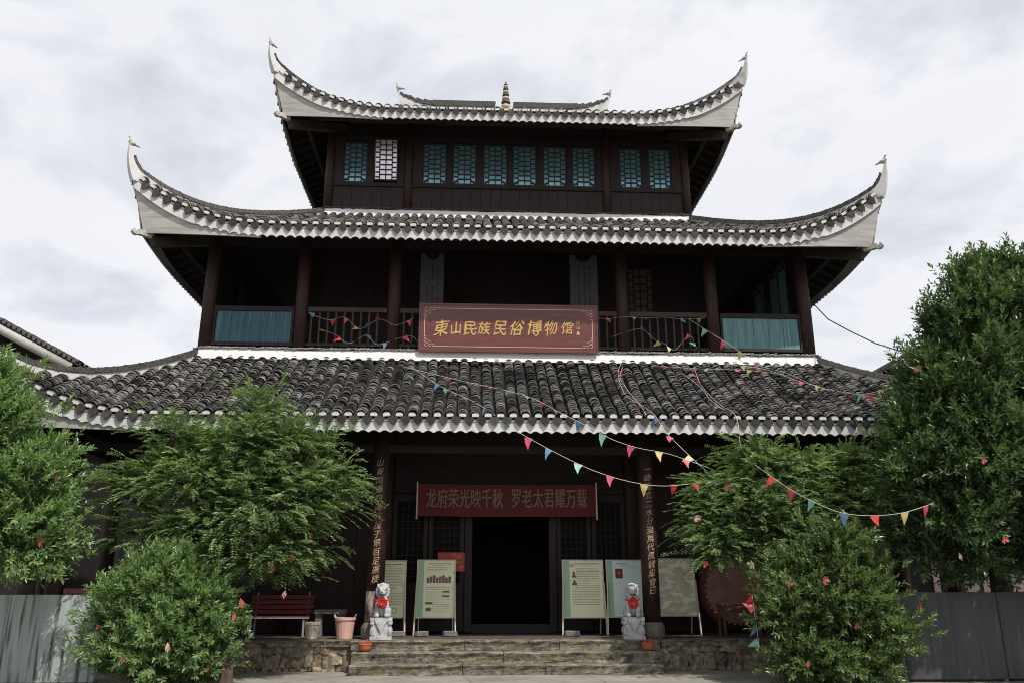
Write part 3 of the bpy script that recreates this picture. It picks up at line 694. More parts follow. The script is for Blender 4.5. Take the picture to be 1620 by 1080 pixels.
def lattice_window(x0, x1, z0, z1, y, mat_l, mat_p, parent, cols=4, rows=8, tilt=0.0, th=.027, corner=False):
    """one window: frame > lattice, pane"""
    f = MB(); fw = .035
    ct = Vector(((x0 + x1) / 2, y, z1)); rot = Matrix.Rotation(tilt, 4, 'X'); w_, h_ = x1 - x0, z1 - z0
    def bx(mb_, a0, a1, b0, b1, c0, c1, mi=0):
        vs = [ct + rot @ Vector(p_) for p_ in [(a0, b0, c0), (a1, b0, c0), (a1, b1, c0), (a0, b1, c0), (a0, b0, c1), (a1, b0, c1), (a1, b1, c1), (a0, b1, c1)]]
        mb_.add(vs, [(0, 3, 2, 1), (4, 5, 6, 7), (0, 1, 5, 4), (1, 2, 6, 5), (2, 3, 7, 6), (3, 0, 4, 7)], mi)
    bx(f, -w_ / 2, w_ / 2, -.03, .03, -.04, 0); bx(f, -w_ / 2, w_ / 2, -.03, .03, -h_, -h_ + .04)
    bx(f, -w_ / 2, -w_ / 2 + fw, -.03, .03, -h_ + .04, -.04); bx(f, w_ / 2 - fw, w_ / 2, -.03, .03, -h_ + .04, -.04)
    win = f.build('window', mat_l, parent)
    l = MB(); iw = w_ - 2 * fw; ih = h_ - .08
    xc = [-iw / 2 + iw * q for q in (.0, .21, .5, .79, 1.0)]
    for q in xc[1:-1]: bx(l, q - th / 2, q + th / 2, -.020, .012, -h_ + .04, -.04)
    for ci in range(4):
        n_ = rows; off = 0 if ci in (1, 2) else .5
        for j in range(n_ + 1):
            zz = -.04 - ih * (j + off) / n_
            if zz < -h_ + .05 or zz > -.05: continue
            bx(l, xc[ci] + th / 2, xc[ci + 1] - th / 2, -.019, .011, zz - th / 2, zz + th / 2)
    if corner:
        for sg in (-1, 1):
            a = ct + rot @ Vector((sg * iw / 2, -.004, -h_ + .05)); b = ct + rot @ Vector((sg * iw * .26, -.004, -h_ + .05 + ih / rows * .95)); l.bar(a, b, .028, th)
    l.build('lattice', mat_l, win)
    p_ = MB(); bx(p_, -iw / 2, iw / 2, .016, .024, -h_ + .04, -.04); p_.build('pane', mat_p, win)
    return win
p = at(1000, 498, 22.4); q = at(1027, 440, 22.4)
lattice_window(p[0] - .1, q[0] + .1, p[2], q[2] + .3, 22.42, MT['latticebrown'], M('dull_paper', (0.10, 0.10, 0.085), rough=0.8), hall, rows=6)

# third storey front: posts, rails, plank panels and ten lattice windows
Y3 = 22.4
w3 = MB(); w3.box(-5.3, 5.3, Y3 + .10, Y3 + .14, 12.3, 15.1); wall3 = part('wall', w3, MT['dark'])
posts3 = (-5.37, -3.02, 2.98, 5.42)
for x in posts3:
    m = MB(); m.tube([(x, Y3 + .02, 12.28), (x, Y3 + .02, 15.3)], .13, 12); part('column', m, MT['column'], smooth=True)
for z0_, z1_ in ((12.30, 12.42), (13.10, 13.22), (14.62, 14.78), (15.0, 15.2)):
    m = MB(); m.box(-5.3, 5.3, Y3 - .03, Y3 + .09, z0_, z1_); part('rail', m, MT['timberh'])
for x0_, x1_ in ((-5.24, -3.15), (-2.89, 2.85), (3.11, 5.29)):
    x = x0_
    while x < x1_ - .02:
        wd = .29 + random.uniform(-.02, .02); x2 = min(x + wd, x1_)
        if x1_ - x2 < .1: x2 = x1_
        m = MB(); m.box(x + .004, x2 - .004, Y3 + .015 + random.uniform(-.005, .005), Y3 + .095, 12.425, 13.095); m.build('plank', MT['timber'], wall3); x = x2
wins = [(-4.98, -4.26), (-4.06, -3.34), (-2.60, -1.88), (-1.70, -.97), (-.77, -.03), (.12, .86), (1.05, 1.77), (1.94, 2.66), (3.40, 4.10), (4.30, 5.0)]
edges = [x for w_ in wins for x in w_]
gaps = [(-5.24, -4.98), (-4.26, -4.06), (-3.34, -3.15), (-2.89, -2.60), (-1.88, -1.70), (-.97, -.77), (-.03, .12), (.86, 1.05), (1.77, 1.94), (2.66, 2.85), (3.11, 3.40), (4.10, 4.30), (5.0, 5.29)]
for a, b in gaps:
    m = MB(); m.box(a + .003, b - .003, Y3 - .005, Y3 + .095, 13.225, 14.615); m.build('stile', MT['timber'], wall3)
for i, (a, b) in enumerate(wins):
    pale = i == 1
    lattice_window(a + .004, b - .004, 13.235 if not pale else 13.30, 14.60, Y3 + .05 if not pale else Y3 - .20, MT['latticebrown'] if pale else MT['lattice'], MT['palepane'] if pale else MT['teal'], hall, tilt=R(11) if pale else 0, corner=not pale)

# second-storey railing: rails, balusters, teal sheets in the end bays
YR = 20.02
bays = list(zip(xs2[:-1], xs2[1:]))
for bi, (a, b) in enumerate(bays):
    a += .17; b -= .17
    r_ = MB(); r_.box(a, b, YR - .045, YR + .045, 8.32, 8.44); rail = part('railing', r_, MT['rail'] if bi not in (0, 4) else MT['timberh'])
    r_ = MB(); r_.box(a, b, YR - .04, YR + .04, 7.42, 7.50); r_.build('bottom_rail', MT['timberh'], rail)
    if bi in (0, 4):
        s_ = MB(); n_ = 5; wd = (b - a - .12) / n_
        for j in range(n_):
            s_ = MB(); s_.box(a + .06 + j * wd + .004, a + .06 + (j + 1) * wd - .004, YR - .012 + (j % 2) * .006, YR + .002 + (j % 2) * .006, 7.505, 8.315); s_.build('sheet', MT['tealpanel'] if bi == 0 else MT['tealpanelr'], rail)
        for xx in (a, b - .05):
            s_ = MB(); s_.box(xx, xx + .05, YR - .04, YR + .04, 7.5, 8.32); s_.build('post', MT['timberh'], rail)
    else:
        x = a + .10
        while x < b - .05:
            s_ = MB(); s_.box(x - .022, x + .022, YR - .022, YR + .022, 7.50, 8.32); s_.build('baluster', MT['rail'], rail); x += .208
# first-storey front wall with door, lattice leaves and planks
YW = 20.35
w1 = MB()
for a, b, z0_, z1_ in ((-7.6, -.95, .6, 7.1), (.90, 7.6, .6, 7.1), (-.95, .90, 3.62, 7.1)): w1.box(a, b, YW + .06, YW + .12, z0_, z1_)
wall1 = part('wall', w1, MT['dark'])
for a, b in ((-7.55, -3.1), (3.0, 7.55)):
    x = a
    while x < b - .05:
        wd = .32; x2 = min(x + wd, b); m = MB(); m.box(x + .004, x2 - .004, YW + random.uniform(-.006, .006), YW + .055, .62, 5.9); m.build('plank', MT['timber'], wall1); x = x2
for x in (-7.6, -5.37, -3.02, 2.92, 5.3, 7.6):
    m = MB(); m.tube([(x, YW, .6), (x, YW, 7.1)], .15, 12); part('column', m, MT['column'], smooth=True)
df = MB(); df.box(-1.12, -.95, YW - .08, YW + .16, .62, 3.62); df.box(.90, 1.07, YW - .08, YW + .16, .62, 3.62); df.box(-1.12, 1.07, YW - .08, YW + .16, 3.625, 3.80)
dfo = part('door_frame', df, MT['timber'])
th_ = MB(); th_.box(-.945, .895, YW - .06, YW + .14, .60, .80); th_.build('threshold', MT['timberh'], dfo)
lp = MB(); lp.box(-2.85, 2.75, YW - .02, YW + .05, 3.82, 5.9); part('lintel_panel', lp, MT['timberh'])
for a, b in ((-2.86, -2.02), (-1.99, -1.14), (1.09, 1.92), (1.95, 2.76)):
    lf = MB(); lf.box(a, b, YW - .03, YW + .05, .64, 1.72); lf.box(a, a + .10, YW - .03, YW + .05, 1.72, 3.8); lf.box(b - .10, b, YW - .03, YW + .05, 1.72, 3.8); lf.box(a + .1, b - .1, YW - .03, YW + .05, 3.62, 3.8)
    leaf = part('door_leaf', lf, MT['timber'])
    la = MB()
    for i in range(1, 5):
        xx = a + .1 + (b - a - .2) * i / 5; la.box(xx - .011, xx + .011, YW - .012, YW + .02, 1.72, 3.62)
    for i in range(1, 12):
        zz = 1.72 + 1.9 * i / 12; la.box(a + .1, b - .1, YW - .010, YW + .018, zz - .011, zz + .011)
    la.build('lattice', MT['rafter'], leaf)
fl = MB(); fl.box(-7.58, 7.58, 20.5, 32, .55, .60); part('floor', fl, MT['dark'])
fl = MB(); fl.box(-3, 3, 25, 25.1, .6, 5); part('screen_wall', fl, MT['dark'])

# ---------------------------------------------------------------- platform and steps
plat = thing('stone_platform', 'rubble stone platform with pale slab edge under the hall', 'platform', (0, 17.8, 0), world=True)
c_ = MB(); c_.box(-10.3, -3.38, 17.86, 34, 0, .56); c_.box(-3.38, 2.94, 17.93, 34, 0, .56); c_.box(2.94, 10.3, 17.86, 34, 0, .56); core = c_.build('core', MT['mortar'], plat)
f_ = MB(); f_.box(-10.3, 10.3, 18.06, 20.35, .562, .592); f_.build('floor_slab', MT['floor'], plat)
def rough_box(seed, jit=.10, cuts=2):
    r_ = random.Random(seed); bm = bmesh.new(); bmesh.ops.create_cube(bm, size=1)
    bmesh.ops.bevel(bm, geom=bm.edges[:], offset=.13, segments=1, affect='EDGES', profile=.5)
    for v in bm.verts: v.co += Vector((r_.uniform(-jit, jit), r_.uniform(-jit, jit), r_.uniform(-jit, jit)))
    bmesh.ops.triangulate(bm, faces=bm.faces[:]); me = bpy.data.meshes.new('stone'); bm.to_mesh(me); bm.free(); return me
RUB = [rough_box(i, .15) for i in range(12)]
for me in RUB: me.materials.append(MT['stone'])
def slab_mesh(seed):
    """long dressed slab, unit size: worn nosing, hewn uneven front, square back"""
    r_ = random.Random(seed); nx, rows = 9, (( .5, 0.0), (.36, -.035), (.05, .03), (-.28, .055), (-.5, .05)); m = MB()
    ph = r_.uniform(0, 6)
    for j, (z, rec) in enumerate(rows):
        for i in range(nx + 1):
            x = -.5 + i / nx; n_ = .022 * math.sin(i * 1.9 + ph + j) + r_.uniform(-.022, .022)
            zz = z + (r_.uniform(-.06, .0) + .03 * math.sin(i * 1.3 + ph) if j == 0 else (r_.uniform(-.06, .06) if j < 4 else r_.uniform(0, .05)))
            m.v.append((x, -.5 + rec + n_ + (.05 if j == 0 else 0), zz))
    k = nx + 1
    for j in range(4):
        for i in range(nx): m.f.append(((j + 1) * k + i, (j + 1) * k + i + 1, j * k + i + 1, j * k + i))
    o_ = len(m.v); m.v += [(-.5, .5, .5), (.5, .5, .5), (.5, .5, -.5), (-.5, .5, -.5)]
    m.f.append(tuple(range(k)) + (o_ + 1, o_)); m.f.append(tuple(range(4 * k + nx, 4 * k - 1, -1)) + (o_ + 3, o_ + 2))
    m.f.append((o_, o_ + 1, o_ + 2, o_ + 3)); m.f.append(tuple(j * k for j in range(5)) + (o_ + 3, o_)); m.f.append(tuple(j * k + nx for j in range(4, -1, -1)) + (o_ + 1, o_ + 2))
    m.m = [0] * len(m.f)
    return m.mesh('slab', MT['slab'])
SLB = [slab_mesh(i) for i in range(6)]
def place(name, me, c, s, parent, rz=0, rx=0, ry=0):
    mw = Matrix.Translation(Vector(c)) @ Matrix.Rotation(rz, 4, 'Z') @ Matrix.Rotation(ry, 4, 'Y') @ Matrix.Rotation(rx, 4, 'X') @ Matrix.Diagonal((*s, 1))
    return link(name, me, parent, mw=mw)
for a, b in ((-10.3, -3.38), (2.94, 10.3)):
    x = a
    while x < b - .01:
        wd = random.uniform(.7, 1.35); x2 = min(x + wd, b)
        if b - x2 < .4: x2 = b
        place('edge_slab', random.choice(SLB), ((x + x2) / 2, 17.92 + random.uniform(-.015, .015), .535), (x2 - x - .015, .38, .125), plat); x = x2
    # two uneven courses of rubble, stones upright in the lower one
    for zc_, hh, wr in ((.40, .17, (.14, .46)), (.20, .30, (.09, .26)), (.05, .13, (.08, .22))):
        x = a
        while x < b - .05:
            wd = random.uniform(*wr); x2 = min(x + wd, b); h2 = hh * random.uniform(.75, 1.25)
            place('stone', random.choice(RUB), ((x + x2) / 2, 17.87 + random.uniform(-.03, .03), zc_ + random.uniform(-.02, .02)), ((x2 - x) * 1.02, .17, h2), plat, rz=random.uniform(-.2, .2), ry=random.uniform(-.22, .22)); x = x2
steps = thing('stone_steps', 'three broad worn stone steps leading up to the doorway', 'steps', (-.1, 17.3, 0), world=True)
for (x0_, x1_, yf, dep, zt, hh, cutn) in ((-3.28, 2.80, 16.95, .46, .195, .20, 3), (-3.30, 2.86, 17.30, .46, .40, .21, 2), (-3.36, 2.92, 17.66, .46, .597, .20, 3)):
    xs = np.linspace(x0_, x1_, cutn + 1); xs[1:-1] += rng.uniform(-.5, .5, cutn - 1)
    for a, b in zip(xs[:-1], xs[1:]):
        place('step_block', random.choice(SLB), ((a + b) / 2, yf + dep / 2 + random.uniform(-.015, .015), zt - hh / 2), (b - a - .012, dep, hh), steps, rz=random.uniform(-.004, .004))

# ---------------------------------------------------------------- trees
def crown_mesh(lobes, n_twig, kind, seed, mat, grow=.86):
    rg = np.random.default_rng(seed)
    lob = np.array([(*at(a, b, Y), ra, rb, Y) for a, b, ra, rb, Y in lobes]); ppm = np.array([px_per_m(l[:3]) for l in lob])
    rad = np.stack([lob[:, 3] / ppm, (lob[:, 3] + lob[:, 4]) / 2 / ppm * 1.0, lob[:, 4] / ppm], 1) * grow; C = lob[:, :3]
    wgt = (rad[:, 0] * rad[:, 2]); wgt = wgt / wgt.sum()
    mean = (C * wgt[:, None]).sum(0); per = 24 if kind != 'yew' else 15
    nf = int(n_twig * .22); ncl = (n_twig - nf) // per
    def dirs(n):
        d = norm(rg.normal(size=(n, 3))); d[:, 2] = np.where(d[:, 2] < -.45, -d[:, 2], d[:, 2]); return d
    ci = rg.choice(len(lob), ncl, p=wgt); cdv = dirs(ncl); cr_ = rg.uniform(.66, .94, ncl)
    PC = C[ci] + cdv * rad[ci] * cr_[:, None]; sig = rg.uniform(.75, 1.3, ncl) * (.155 if kind != 'yew' else .17)
    off = np.clip(rg.normal(size=(ncl, per, 3)), -1.6, 1.6) * (np.array([1.25, 1.25, .55]) if kind == 'yew' else 1.0) * sig[:, None, None]; co_ = norm((cdv + .4 * norm(PC - mean)) * (np.array([1, 1, .55]) if kind == 'yew' else 1.0) + np.array([0, 0, .25 if kind != 'yew' else .12]))
    al = np.sum(off * co_[:, None, :], -1); off = off + co_[:, None, :] * (np.abs(al) * .5)[..., None]
    Pa = (PC[:, None, :] + off).reshape(-1, 3); na = len(Pa)
    oa = norm(np.repeat(co_, per, 0) * 1.0 + norm(off.reshape(-1, 3)) * .7 + np.array([0, 0, .30 if kind != 'yew' else -.02]) + rg.normal(0, .25, (na, 3)))
    ta = np.clip(.45 + al.reshape(-1) / np.repeat(sig, per) * .28 + np.repeat((cr_ - .8) * 1.2 + rg.normal(0, .12, ncl), per), 0, 1)
    fi = rg.choice(len(lob), nf, p=wgt); fd = dirs(nf); Pf = C[fi] + fd * rad[fi] * rg.uniform(.35, .85, nf)[:, None]
    of = norm(fd + rg.normal(0, .4, (nf, 3)) + np.array([0, 0, .2])); tf_ = np.full(nf, .08)
    P = np.vstack([Pa, Pf]); outd = np.vstack([oa, of]); tip = np.concatenate([ta, tf_]); n_twig = len(P)
    P[:, 2] = np.maximum(P[:, 2], .06)
    if kind == 'yew': nl, tl, ll, lw = 16, .34, .082, .027
    elif kind == 'broad': nl, tl, ll, lw = 11, .26, .112, .040
    elif kind == 'large': nl, tl, ll, lw = 11, .30, .125, .046
    else: nl, tl, ll, lw = 12, .21, .105, .040
    tl = tl * rg.uniform(.6, 1.25, n_twig)
    long_ = rg.random(n_twig) < .06; P = P + outd * (np.where(long_, rg.uniform(.05, .16, n_twig), 0))[:, None]; tl = np.where(long_, tl * 1.35, tl)
    # leaves along each twig
    f = (np.arange(nl) + .5) / nl
    side0 = norm(np.cross(outd, norm(rg.normal(size=(n_twig, 3))) if kind != 'yew' else norm(np.array([0, 0, 1.0]) + rg.normal(0, .25, (n_twig, 3)))))
    nrm0 = np.cross(side0, outd)
    base = P[:, None, :] + outd[:, None, :] * (tl[:, None] * (f[None] - .35))[..., None]
    if kind == 'yew': base[..., 2] -= (.12 * f[None] ** 2)
    ang = (np.pi * (np.arange(nl) % 2))[None] if kind == 'yew' else (np.arange(nl) * 2.4)[None] + rg.uniform(0, 6.28, (n_twig, 1))
    lat = side0[:, None, :] * np.cos(ang)[..., None] + nrm0[:, None, :] * np.sin(ang)[..., None]
    fw = 0.75 if kind != 'yew' else 0.55
    ld = norm(lat + fw * outd[:, None, :] * (1 + .8 * f)[None, :, None] + rg.normal(0, .22 if kind != 'yew' else .1, (n_twig, nl, 3)) + np.array([0, 0, .12 if kind != 'yew' else -.05]))
    sd = np.cross(ld, norm(np.array([0, 0, 1.0]) + .55 * outd[:, None, :] + rg.normal(0, .45, (n_twig, nl, 3)))); sd = norm(sd); nn = np.cross(sd, ld)
    n = n_twig * nl; B = base.reshape(-1, 3); ld = ld.reshape(-1, 3); sd = sd.reshape(-1, 3); nn = nn.reshape(-1, 3)
    Ls = (ll * rg.uniform(.65, 1.25, n))[:, None]; Ws = (lw * rg.uniform(.75, 1.2, n))[:, None]
    fold = .35
    V = np.stack([B, B + ld * Ls * .48 + sd * Ws * .5 + nn * Ws * .5 * fold, B + ld * Ls - nn * Ls * .06, B + ld * Ls * .48 - sd * Ws * .5 + nn * Ws * .5 * fold], 1).reshape(-1, 3)
    o_ = np.arange(n) * 4; F = np.concatenate([np.stack([o_, o_ + 1, o_ + 2], 1), np.stack([o_, o_ + 2, o_ + 3], 1)])
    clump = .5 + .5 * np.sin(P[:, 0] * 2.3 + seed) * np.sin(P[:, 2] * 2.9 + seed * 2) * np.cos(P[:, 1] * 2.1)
    vtw = np.clip(.04 + .62 * tip + .18 * clump + rg.normal(0, .10, n_twig), 0, 1)  # crown shade put into leaf colour: inner twigs darker, clump outsides lighter
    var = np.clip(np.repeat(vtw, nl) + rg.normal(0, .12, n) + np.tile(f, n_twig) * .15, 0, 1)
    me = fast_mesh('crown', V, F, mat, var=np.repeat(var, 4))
    return me, C, rad
def tree(name, label, cat, lobes, n_twig, kind, seed, mat, base, trunk_r, group=None, shoots=.07):
    me, C, rad = crown_mesh(lobes, n_twig, kind, seed, mat)
    t = thing(name, label, cat, (base[0], base[1], 0), group=group, world=True)
    link('crown', me, t)
    r_ = random.Random(seed); tr = MB(); b = Vector((base[0], base[1], -.03)); ctr = Vector(C.mean(0)); low = min(c[2] - q[2] * .6 for c, q in zip(C, rad)); hub = Vector((base[0], base[1], max(.35, low + .25)))
    tr.tube([b, b.lerp(hub, .1) + Vector((.01, 0, 0)), b.lerp(hub, .55) + Vector((r_.uniform(-.05, .05), r_.uniform(-.05, .05), 0)), hub], [trunk_r * 1.35, trunk_r * 1.05, trunk_r, trunk_r * .9], 10)
    for c, q in zip(C, rad):
        c = Vector(c); m1 = hub.lerp(c, .5) + Vector((r_.uniform(-.15, .15), r_.uniform(-.15, .15), .1)); tr.tube([hub - Vector((0, 0, .05)), m1, c], [trunk_r * .55, trunk_r * .34, trunk_r * .14], 7)
        for j in range(5):
            e = c + Vector((r_.uniform(-1, 1) * q[0], r_.uniform(-1, 1) * q[1], r_.uniform(-.3, 1) * q[2])) * .7
            tr.tube([m1.lerp(c, .6), c.lerp(e, .5) + Vector((0, 0, .05)), e], [trunk_r * .22, trunk_r * .13, trunk_r * .05], 5, cap=False)
    tr.build('trunk', MT['bark2'], t, smooth=True)
    return t
B0 = at(357, 1078, 15.3)
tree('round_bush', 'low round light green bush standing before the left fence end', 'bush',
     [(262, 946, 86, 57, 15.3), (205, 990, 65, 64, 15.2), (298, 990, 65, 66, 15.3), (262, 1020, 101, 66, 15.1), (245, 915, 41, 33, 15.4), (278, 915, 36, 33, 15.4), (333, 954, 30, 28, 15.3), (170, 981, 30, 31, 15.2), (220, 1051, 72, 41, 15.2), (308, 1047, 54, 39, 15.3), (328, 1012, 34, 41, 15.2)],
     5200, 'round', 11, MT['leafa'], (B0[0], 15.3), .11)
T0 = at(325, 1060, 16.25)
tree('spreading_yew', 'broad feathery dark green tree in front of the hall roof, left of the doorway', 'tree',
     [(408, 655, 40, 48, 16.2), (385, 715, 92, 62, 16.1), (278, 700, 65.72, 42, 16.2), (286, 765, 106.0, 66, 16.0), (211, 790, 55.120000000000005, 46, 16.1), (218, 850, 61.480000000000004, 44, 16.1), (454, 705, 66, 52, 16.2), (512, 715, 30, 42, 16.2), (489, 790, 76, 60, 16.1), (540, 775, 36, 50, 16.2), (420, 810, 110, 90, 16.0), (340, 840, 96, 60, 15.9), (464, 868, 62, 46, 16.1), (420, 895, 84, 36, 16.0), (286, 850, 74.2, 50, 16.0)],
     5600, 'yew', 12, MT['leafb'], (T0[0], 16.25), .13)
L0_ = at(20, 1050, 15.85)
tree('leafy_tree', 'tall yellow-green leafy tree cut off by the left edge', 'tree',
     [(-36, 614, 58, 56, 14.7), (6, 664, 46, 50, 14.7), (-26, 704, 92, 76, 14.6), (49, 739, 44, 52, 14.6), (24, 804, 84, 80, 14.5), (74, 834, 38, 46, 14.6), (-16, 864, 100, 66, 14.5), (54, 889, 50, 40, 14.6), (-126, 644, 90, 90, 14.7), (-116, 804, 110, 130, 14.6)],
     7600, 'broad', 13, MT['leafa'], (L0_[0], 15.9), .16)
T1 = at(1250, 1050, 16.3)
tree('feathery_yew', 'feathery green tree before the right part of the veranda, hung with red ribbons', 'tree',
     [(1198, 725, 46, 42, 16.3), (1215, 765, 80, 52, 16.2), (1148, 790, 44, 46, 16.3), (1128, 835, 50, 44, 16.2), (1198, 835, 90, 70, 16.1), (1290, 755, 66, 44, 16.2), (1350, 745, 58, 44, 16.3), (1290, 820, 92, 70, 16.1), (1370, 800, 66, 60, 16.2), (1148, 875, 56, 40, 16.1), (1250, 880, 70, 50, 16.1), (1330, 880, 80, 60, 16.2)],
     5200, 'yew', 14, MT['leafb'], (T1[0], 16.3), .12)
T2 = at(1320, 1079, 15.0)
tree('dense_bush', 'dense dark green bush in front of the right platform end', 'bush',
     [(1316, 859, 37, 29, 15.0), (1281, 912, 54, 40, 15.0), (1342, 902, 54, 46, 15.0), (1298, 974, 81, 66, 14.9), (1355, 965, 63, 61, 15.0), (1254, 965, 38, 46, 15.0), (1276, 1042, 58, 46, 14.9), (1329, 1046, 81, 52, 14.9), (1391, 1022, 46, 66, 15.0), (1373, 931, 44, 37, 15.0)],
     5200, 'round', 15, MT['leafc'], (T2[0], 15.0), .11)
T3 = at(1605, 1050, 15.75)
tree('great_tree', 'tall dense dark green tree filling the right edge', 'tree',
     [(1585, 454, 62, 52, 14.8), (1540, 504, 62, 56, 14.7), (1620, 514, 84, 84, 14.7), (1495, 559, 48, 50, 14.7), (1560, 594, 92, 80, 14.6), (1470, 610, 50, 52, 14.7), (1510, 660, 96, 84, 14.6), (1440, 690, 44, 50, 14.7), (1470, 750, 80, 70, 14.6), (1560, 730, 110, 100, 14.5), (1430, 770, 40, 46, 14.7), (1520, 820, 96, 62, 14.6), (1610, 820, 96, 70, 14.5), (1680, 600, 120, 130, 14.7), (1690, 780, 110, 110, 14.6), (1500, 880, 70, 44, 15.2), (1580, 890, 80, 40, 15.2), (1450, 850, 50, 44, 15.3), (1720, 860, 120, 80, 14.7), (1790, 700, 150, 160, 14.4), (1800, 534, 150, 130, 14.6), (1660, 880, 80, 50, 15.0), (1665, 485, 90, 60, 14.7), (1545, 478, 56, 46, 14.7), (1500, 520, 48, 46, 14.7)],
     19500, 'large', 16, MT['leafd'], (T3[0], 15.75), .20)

# ---------------------------------------------------------------- hoardings
def hoarding(x0, x1, y, h, label, mat):
    t = thing('metal_hoarding', label, 'fence', ((x0 + x1) / 2, y, 0), world=True, group='sheet hoardings either side of the hall')
    n = int(round(abs(x1 - x0) / .86)); xs = np.linspace(x0, x1, n + 1)
    for i in range(n):
        V = []; k = 24; m = MB()
        for j in range(k + 1):
            x = xs[i] + .004 + (xs[i + 1] - xs[i] - .008) * j / k; ph = j % 6; yy = y + (i % 2) * .006 + (-.010 if j % 12 in (1, 2) else 0)
            V += [(x, yy, .05), (x, yy, h), (x, yy + .004, .05), (x, yy + .004, h)]
        fs = []
        for j in range(k):
            a = j * 4; fs += [(a, a + 4, a + 5, a + 1), (a + 2, a + 3, a + 7, a + 6), (a + 1, a + 5, a + 7, a + 3), (a, a + 2, a + 6, a + 4)]
        fs += [(0, 1, 3, 2), (k * 4, k * 4 + 2, k * 4 + 3, k * 4 + 1)]
        m.add(V, fs); m.build('sheet', mat, t)
    m = MB(); m.box(min(x0, x1), max(x0, x1), y + .03, y + .07, h - .10, h - .05); m.box(min(x0, x1), max(x0, x1), y + .03, y + .07, .2, .25); m.build('rail', MT['benchgrey'], t)
    for x in xs[::2]:
        m = MB(); m.box(x - .03, x + .03, y + .075, y + .13, 0, h - .02); m.build('post', MT['benchgrey'], t)
a = at(0, 940, 15.6); b = at(166, 940, 15.6)
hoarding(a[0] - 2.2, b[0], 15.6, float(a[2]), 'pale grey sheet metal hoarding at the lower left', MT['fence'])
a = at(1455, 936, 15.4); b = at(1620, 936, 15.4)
hoarding(a[0] - .4, b[0] + 2.2, 15.4, float(a[2]), 'sheet metal hoarding at the lower right, coloured dark for tree shade', M('shaded_hoarding', (0.055, 0.06, 0.06), (0.035, 0.039, 0.039), scale=2.2, rough=0.6, stretch=(4, 4, 0.3), c3=(0.08, 0.088, 0.088), s3=2.0, t3=(0.6, 0.75), world=True))  # darker copy of the hoarding sheet: the tree's shade put into its colour

# ---------------------------------------------------------------- wings beside the hall
def wing(sx, label, wallmat, apex_x, eave_x, apex_z, eave_z, yf, yb, wallz, wall_y):
    t = thing('wing_building', label, 'building', ((apex_x + eave_x) / 2, yf + 1.0, 0), world=True)
    # roof slope nearest the hall, verge tiles along its front edge
    a = Vector((eave_x, yf, eave_z)); up = (Vector((apex_x, yf, apex_z)) - a); ln = up.length; u = up.normalized()
    dk = MB(); dk.add([(eave_x, yf, eave_z), (apex_x, yf, apex_z), (apex_x, yb, apex_z), (eave_x, yb, eave_z), (eave_x, yf, eave_z - .12), (apex_x, yf, apex_z - .12), (apex_x, yb, apex_z - .12), (eave_x, yb, eave_z - .12)],
                      [(0, 1, 2, 3), (7, 6, 5, 4), (0, 4, 5, 1), (1, 5, 6, 2), (2, 6, 7, 3), (3, 7, 4, 0)])
    rf = dk.build('roof', MT['pan'], t)
    far = 2 * apex_x - eave_x
    dk = MB(); dk.add([(apex_x, yf, apex_z), (far, yf, eave_z), (far, yb, eave_z), (apex_x, yb, apex_z), (apex_x, yf, apex_z - .12), (far, yf, eave_z - .12), (far, yb, eave_z - .12), (apex_x, yb, apex_z - .12)],
                      [(0, 1, 2, 3), (7, 6, 5, 4), (0, 4, 5, 1), (1, 5, 6, 2), (2, 6, 7, 3), (3, 7, 4, 0)])
    dk.build('roof', MT['pan'], t)
    P, r, un, nn, va = [], [], [], [], []
    acr = Vector((0, 1, 0)) if u.x < 0 else Vector((0, -1, 0)); nv = acr.cross(u)
    if nv.z < 0: acr = -acr; nv = acr.cross(u)
    for yy in np.arange(yf + .12, yb, PITCH):
        for d_ in np.arange(0, ln, .12):
            P.append(a + u * d_ + Vector((0, yy - yf, 0)) + nv * .01); r.append(acr); un.append(u); nn.append(nv); va.append(random.random())
    link('roof_tiles', frames_mesh('roof_tiles', np.array(P), np.array(r), np.array(un), np.array(nn), [MT['tile1'], MT['lip'], MT['pan']], np.array(va)), rf, 'stuff')
    vt = MB()
    for d_ in np.arange(0, ln, .17):
        m3 = Matrix((u, nv.cross(u), nv)).transposed() @ Matrix.Rotation(random.gauss(.1, .05), 3, 'Y')
        vt.obox(a + u * d_ + nv * .10 + Vector((0, .08, 0)), .16, .26, .07, m3)
        vt.tube([a + u * d_ + nv * .07 + Vector((0, -.10, 0)), a + u * d_ + nv * .07 + Vector((0, .05, 0))], .062, 8)
    vt.build('verge_tiles', MT['tile1'], rf, kind='stuff')
    bb = MB(); bb.tube([a - nv * .16 + Vector((0, -.02, 0)), a + up * .5 - nv * .16 + Vector((0, -.02, 0)), a + up - nv * .16 + Vector((0, -.02, 0))], .13, 10); bb.build('barge_pole', MT['greymetal'], rf, smooth=True)
    wl = MB(); xa, xb = sorted((eave_x + .55 * (1 if apex_x > eave_x else -1), far - .55 * (1 if apex_x > eave_x else -1)))
    wl.box(xa, xb, wall_y, yb - .4, 0, eave_z - .1); w_ = wl.build('wall', wallmat, t)
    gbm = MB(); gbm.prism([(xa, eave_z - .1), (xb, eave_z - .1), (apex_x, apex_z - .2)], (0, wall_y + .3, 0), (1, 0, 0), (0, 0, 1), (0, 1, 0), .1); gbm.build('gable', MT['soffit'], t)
    return t, w_
pa = at(-10, 505, 23.0); pe = at(118, 574, 23.0)
sl_ = (pa[2] - pe[2]) / (pe[0] - pa[0]); apx = pe[0] - 6.5
wing(-1, 'side building at the left edge with a dark tiled roof verge', MT['soffit'], apx, float(pe[0]), float(pe[2] + sl_ * 6.5), float(pe[2]), 23.0, 36, 0, 24.2)
pe2 = at(1418, 584, 23.0)
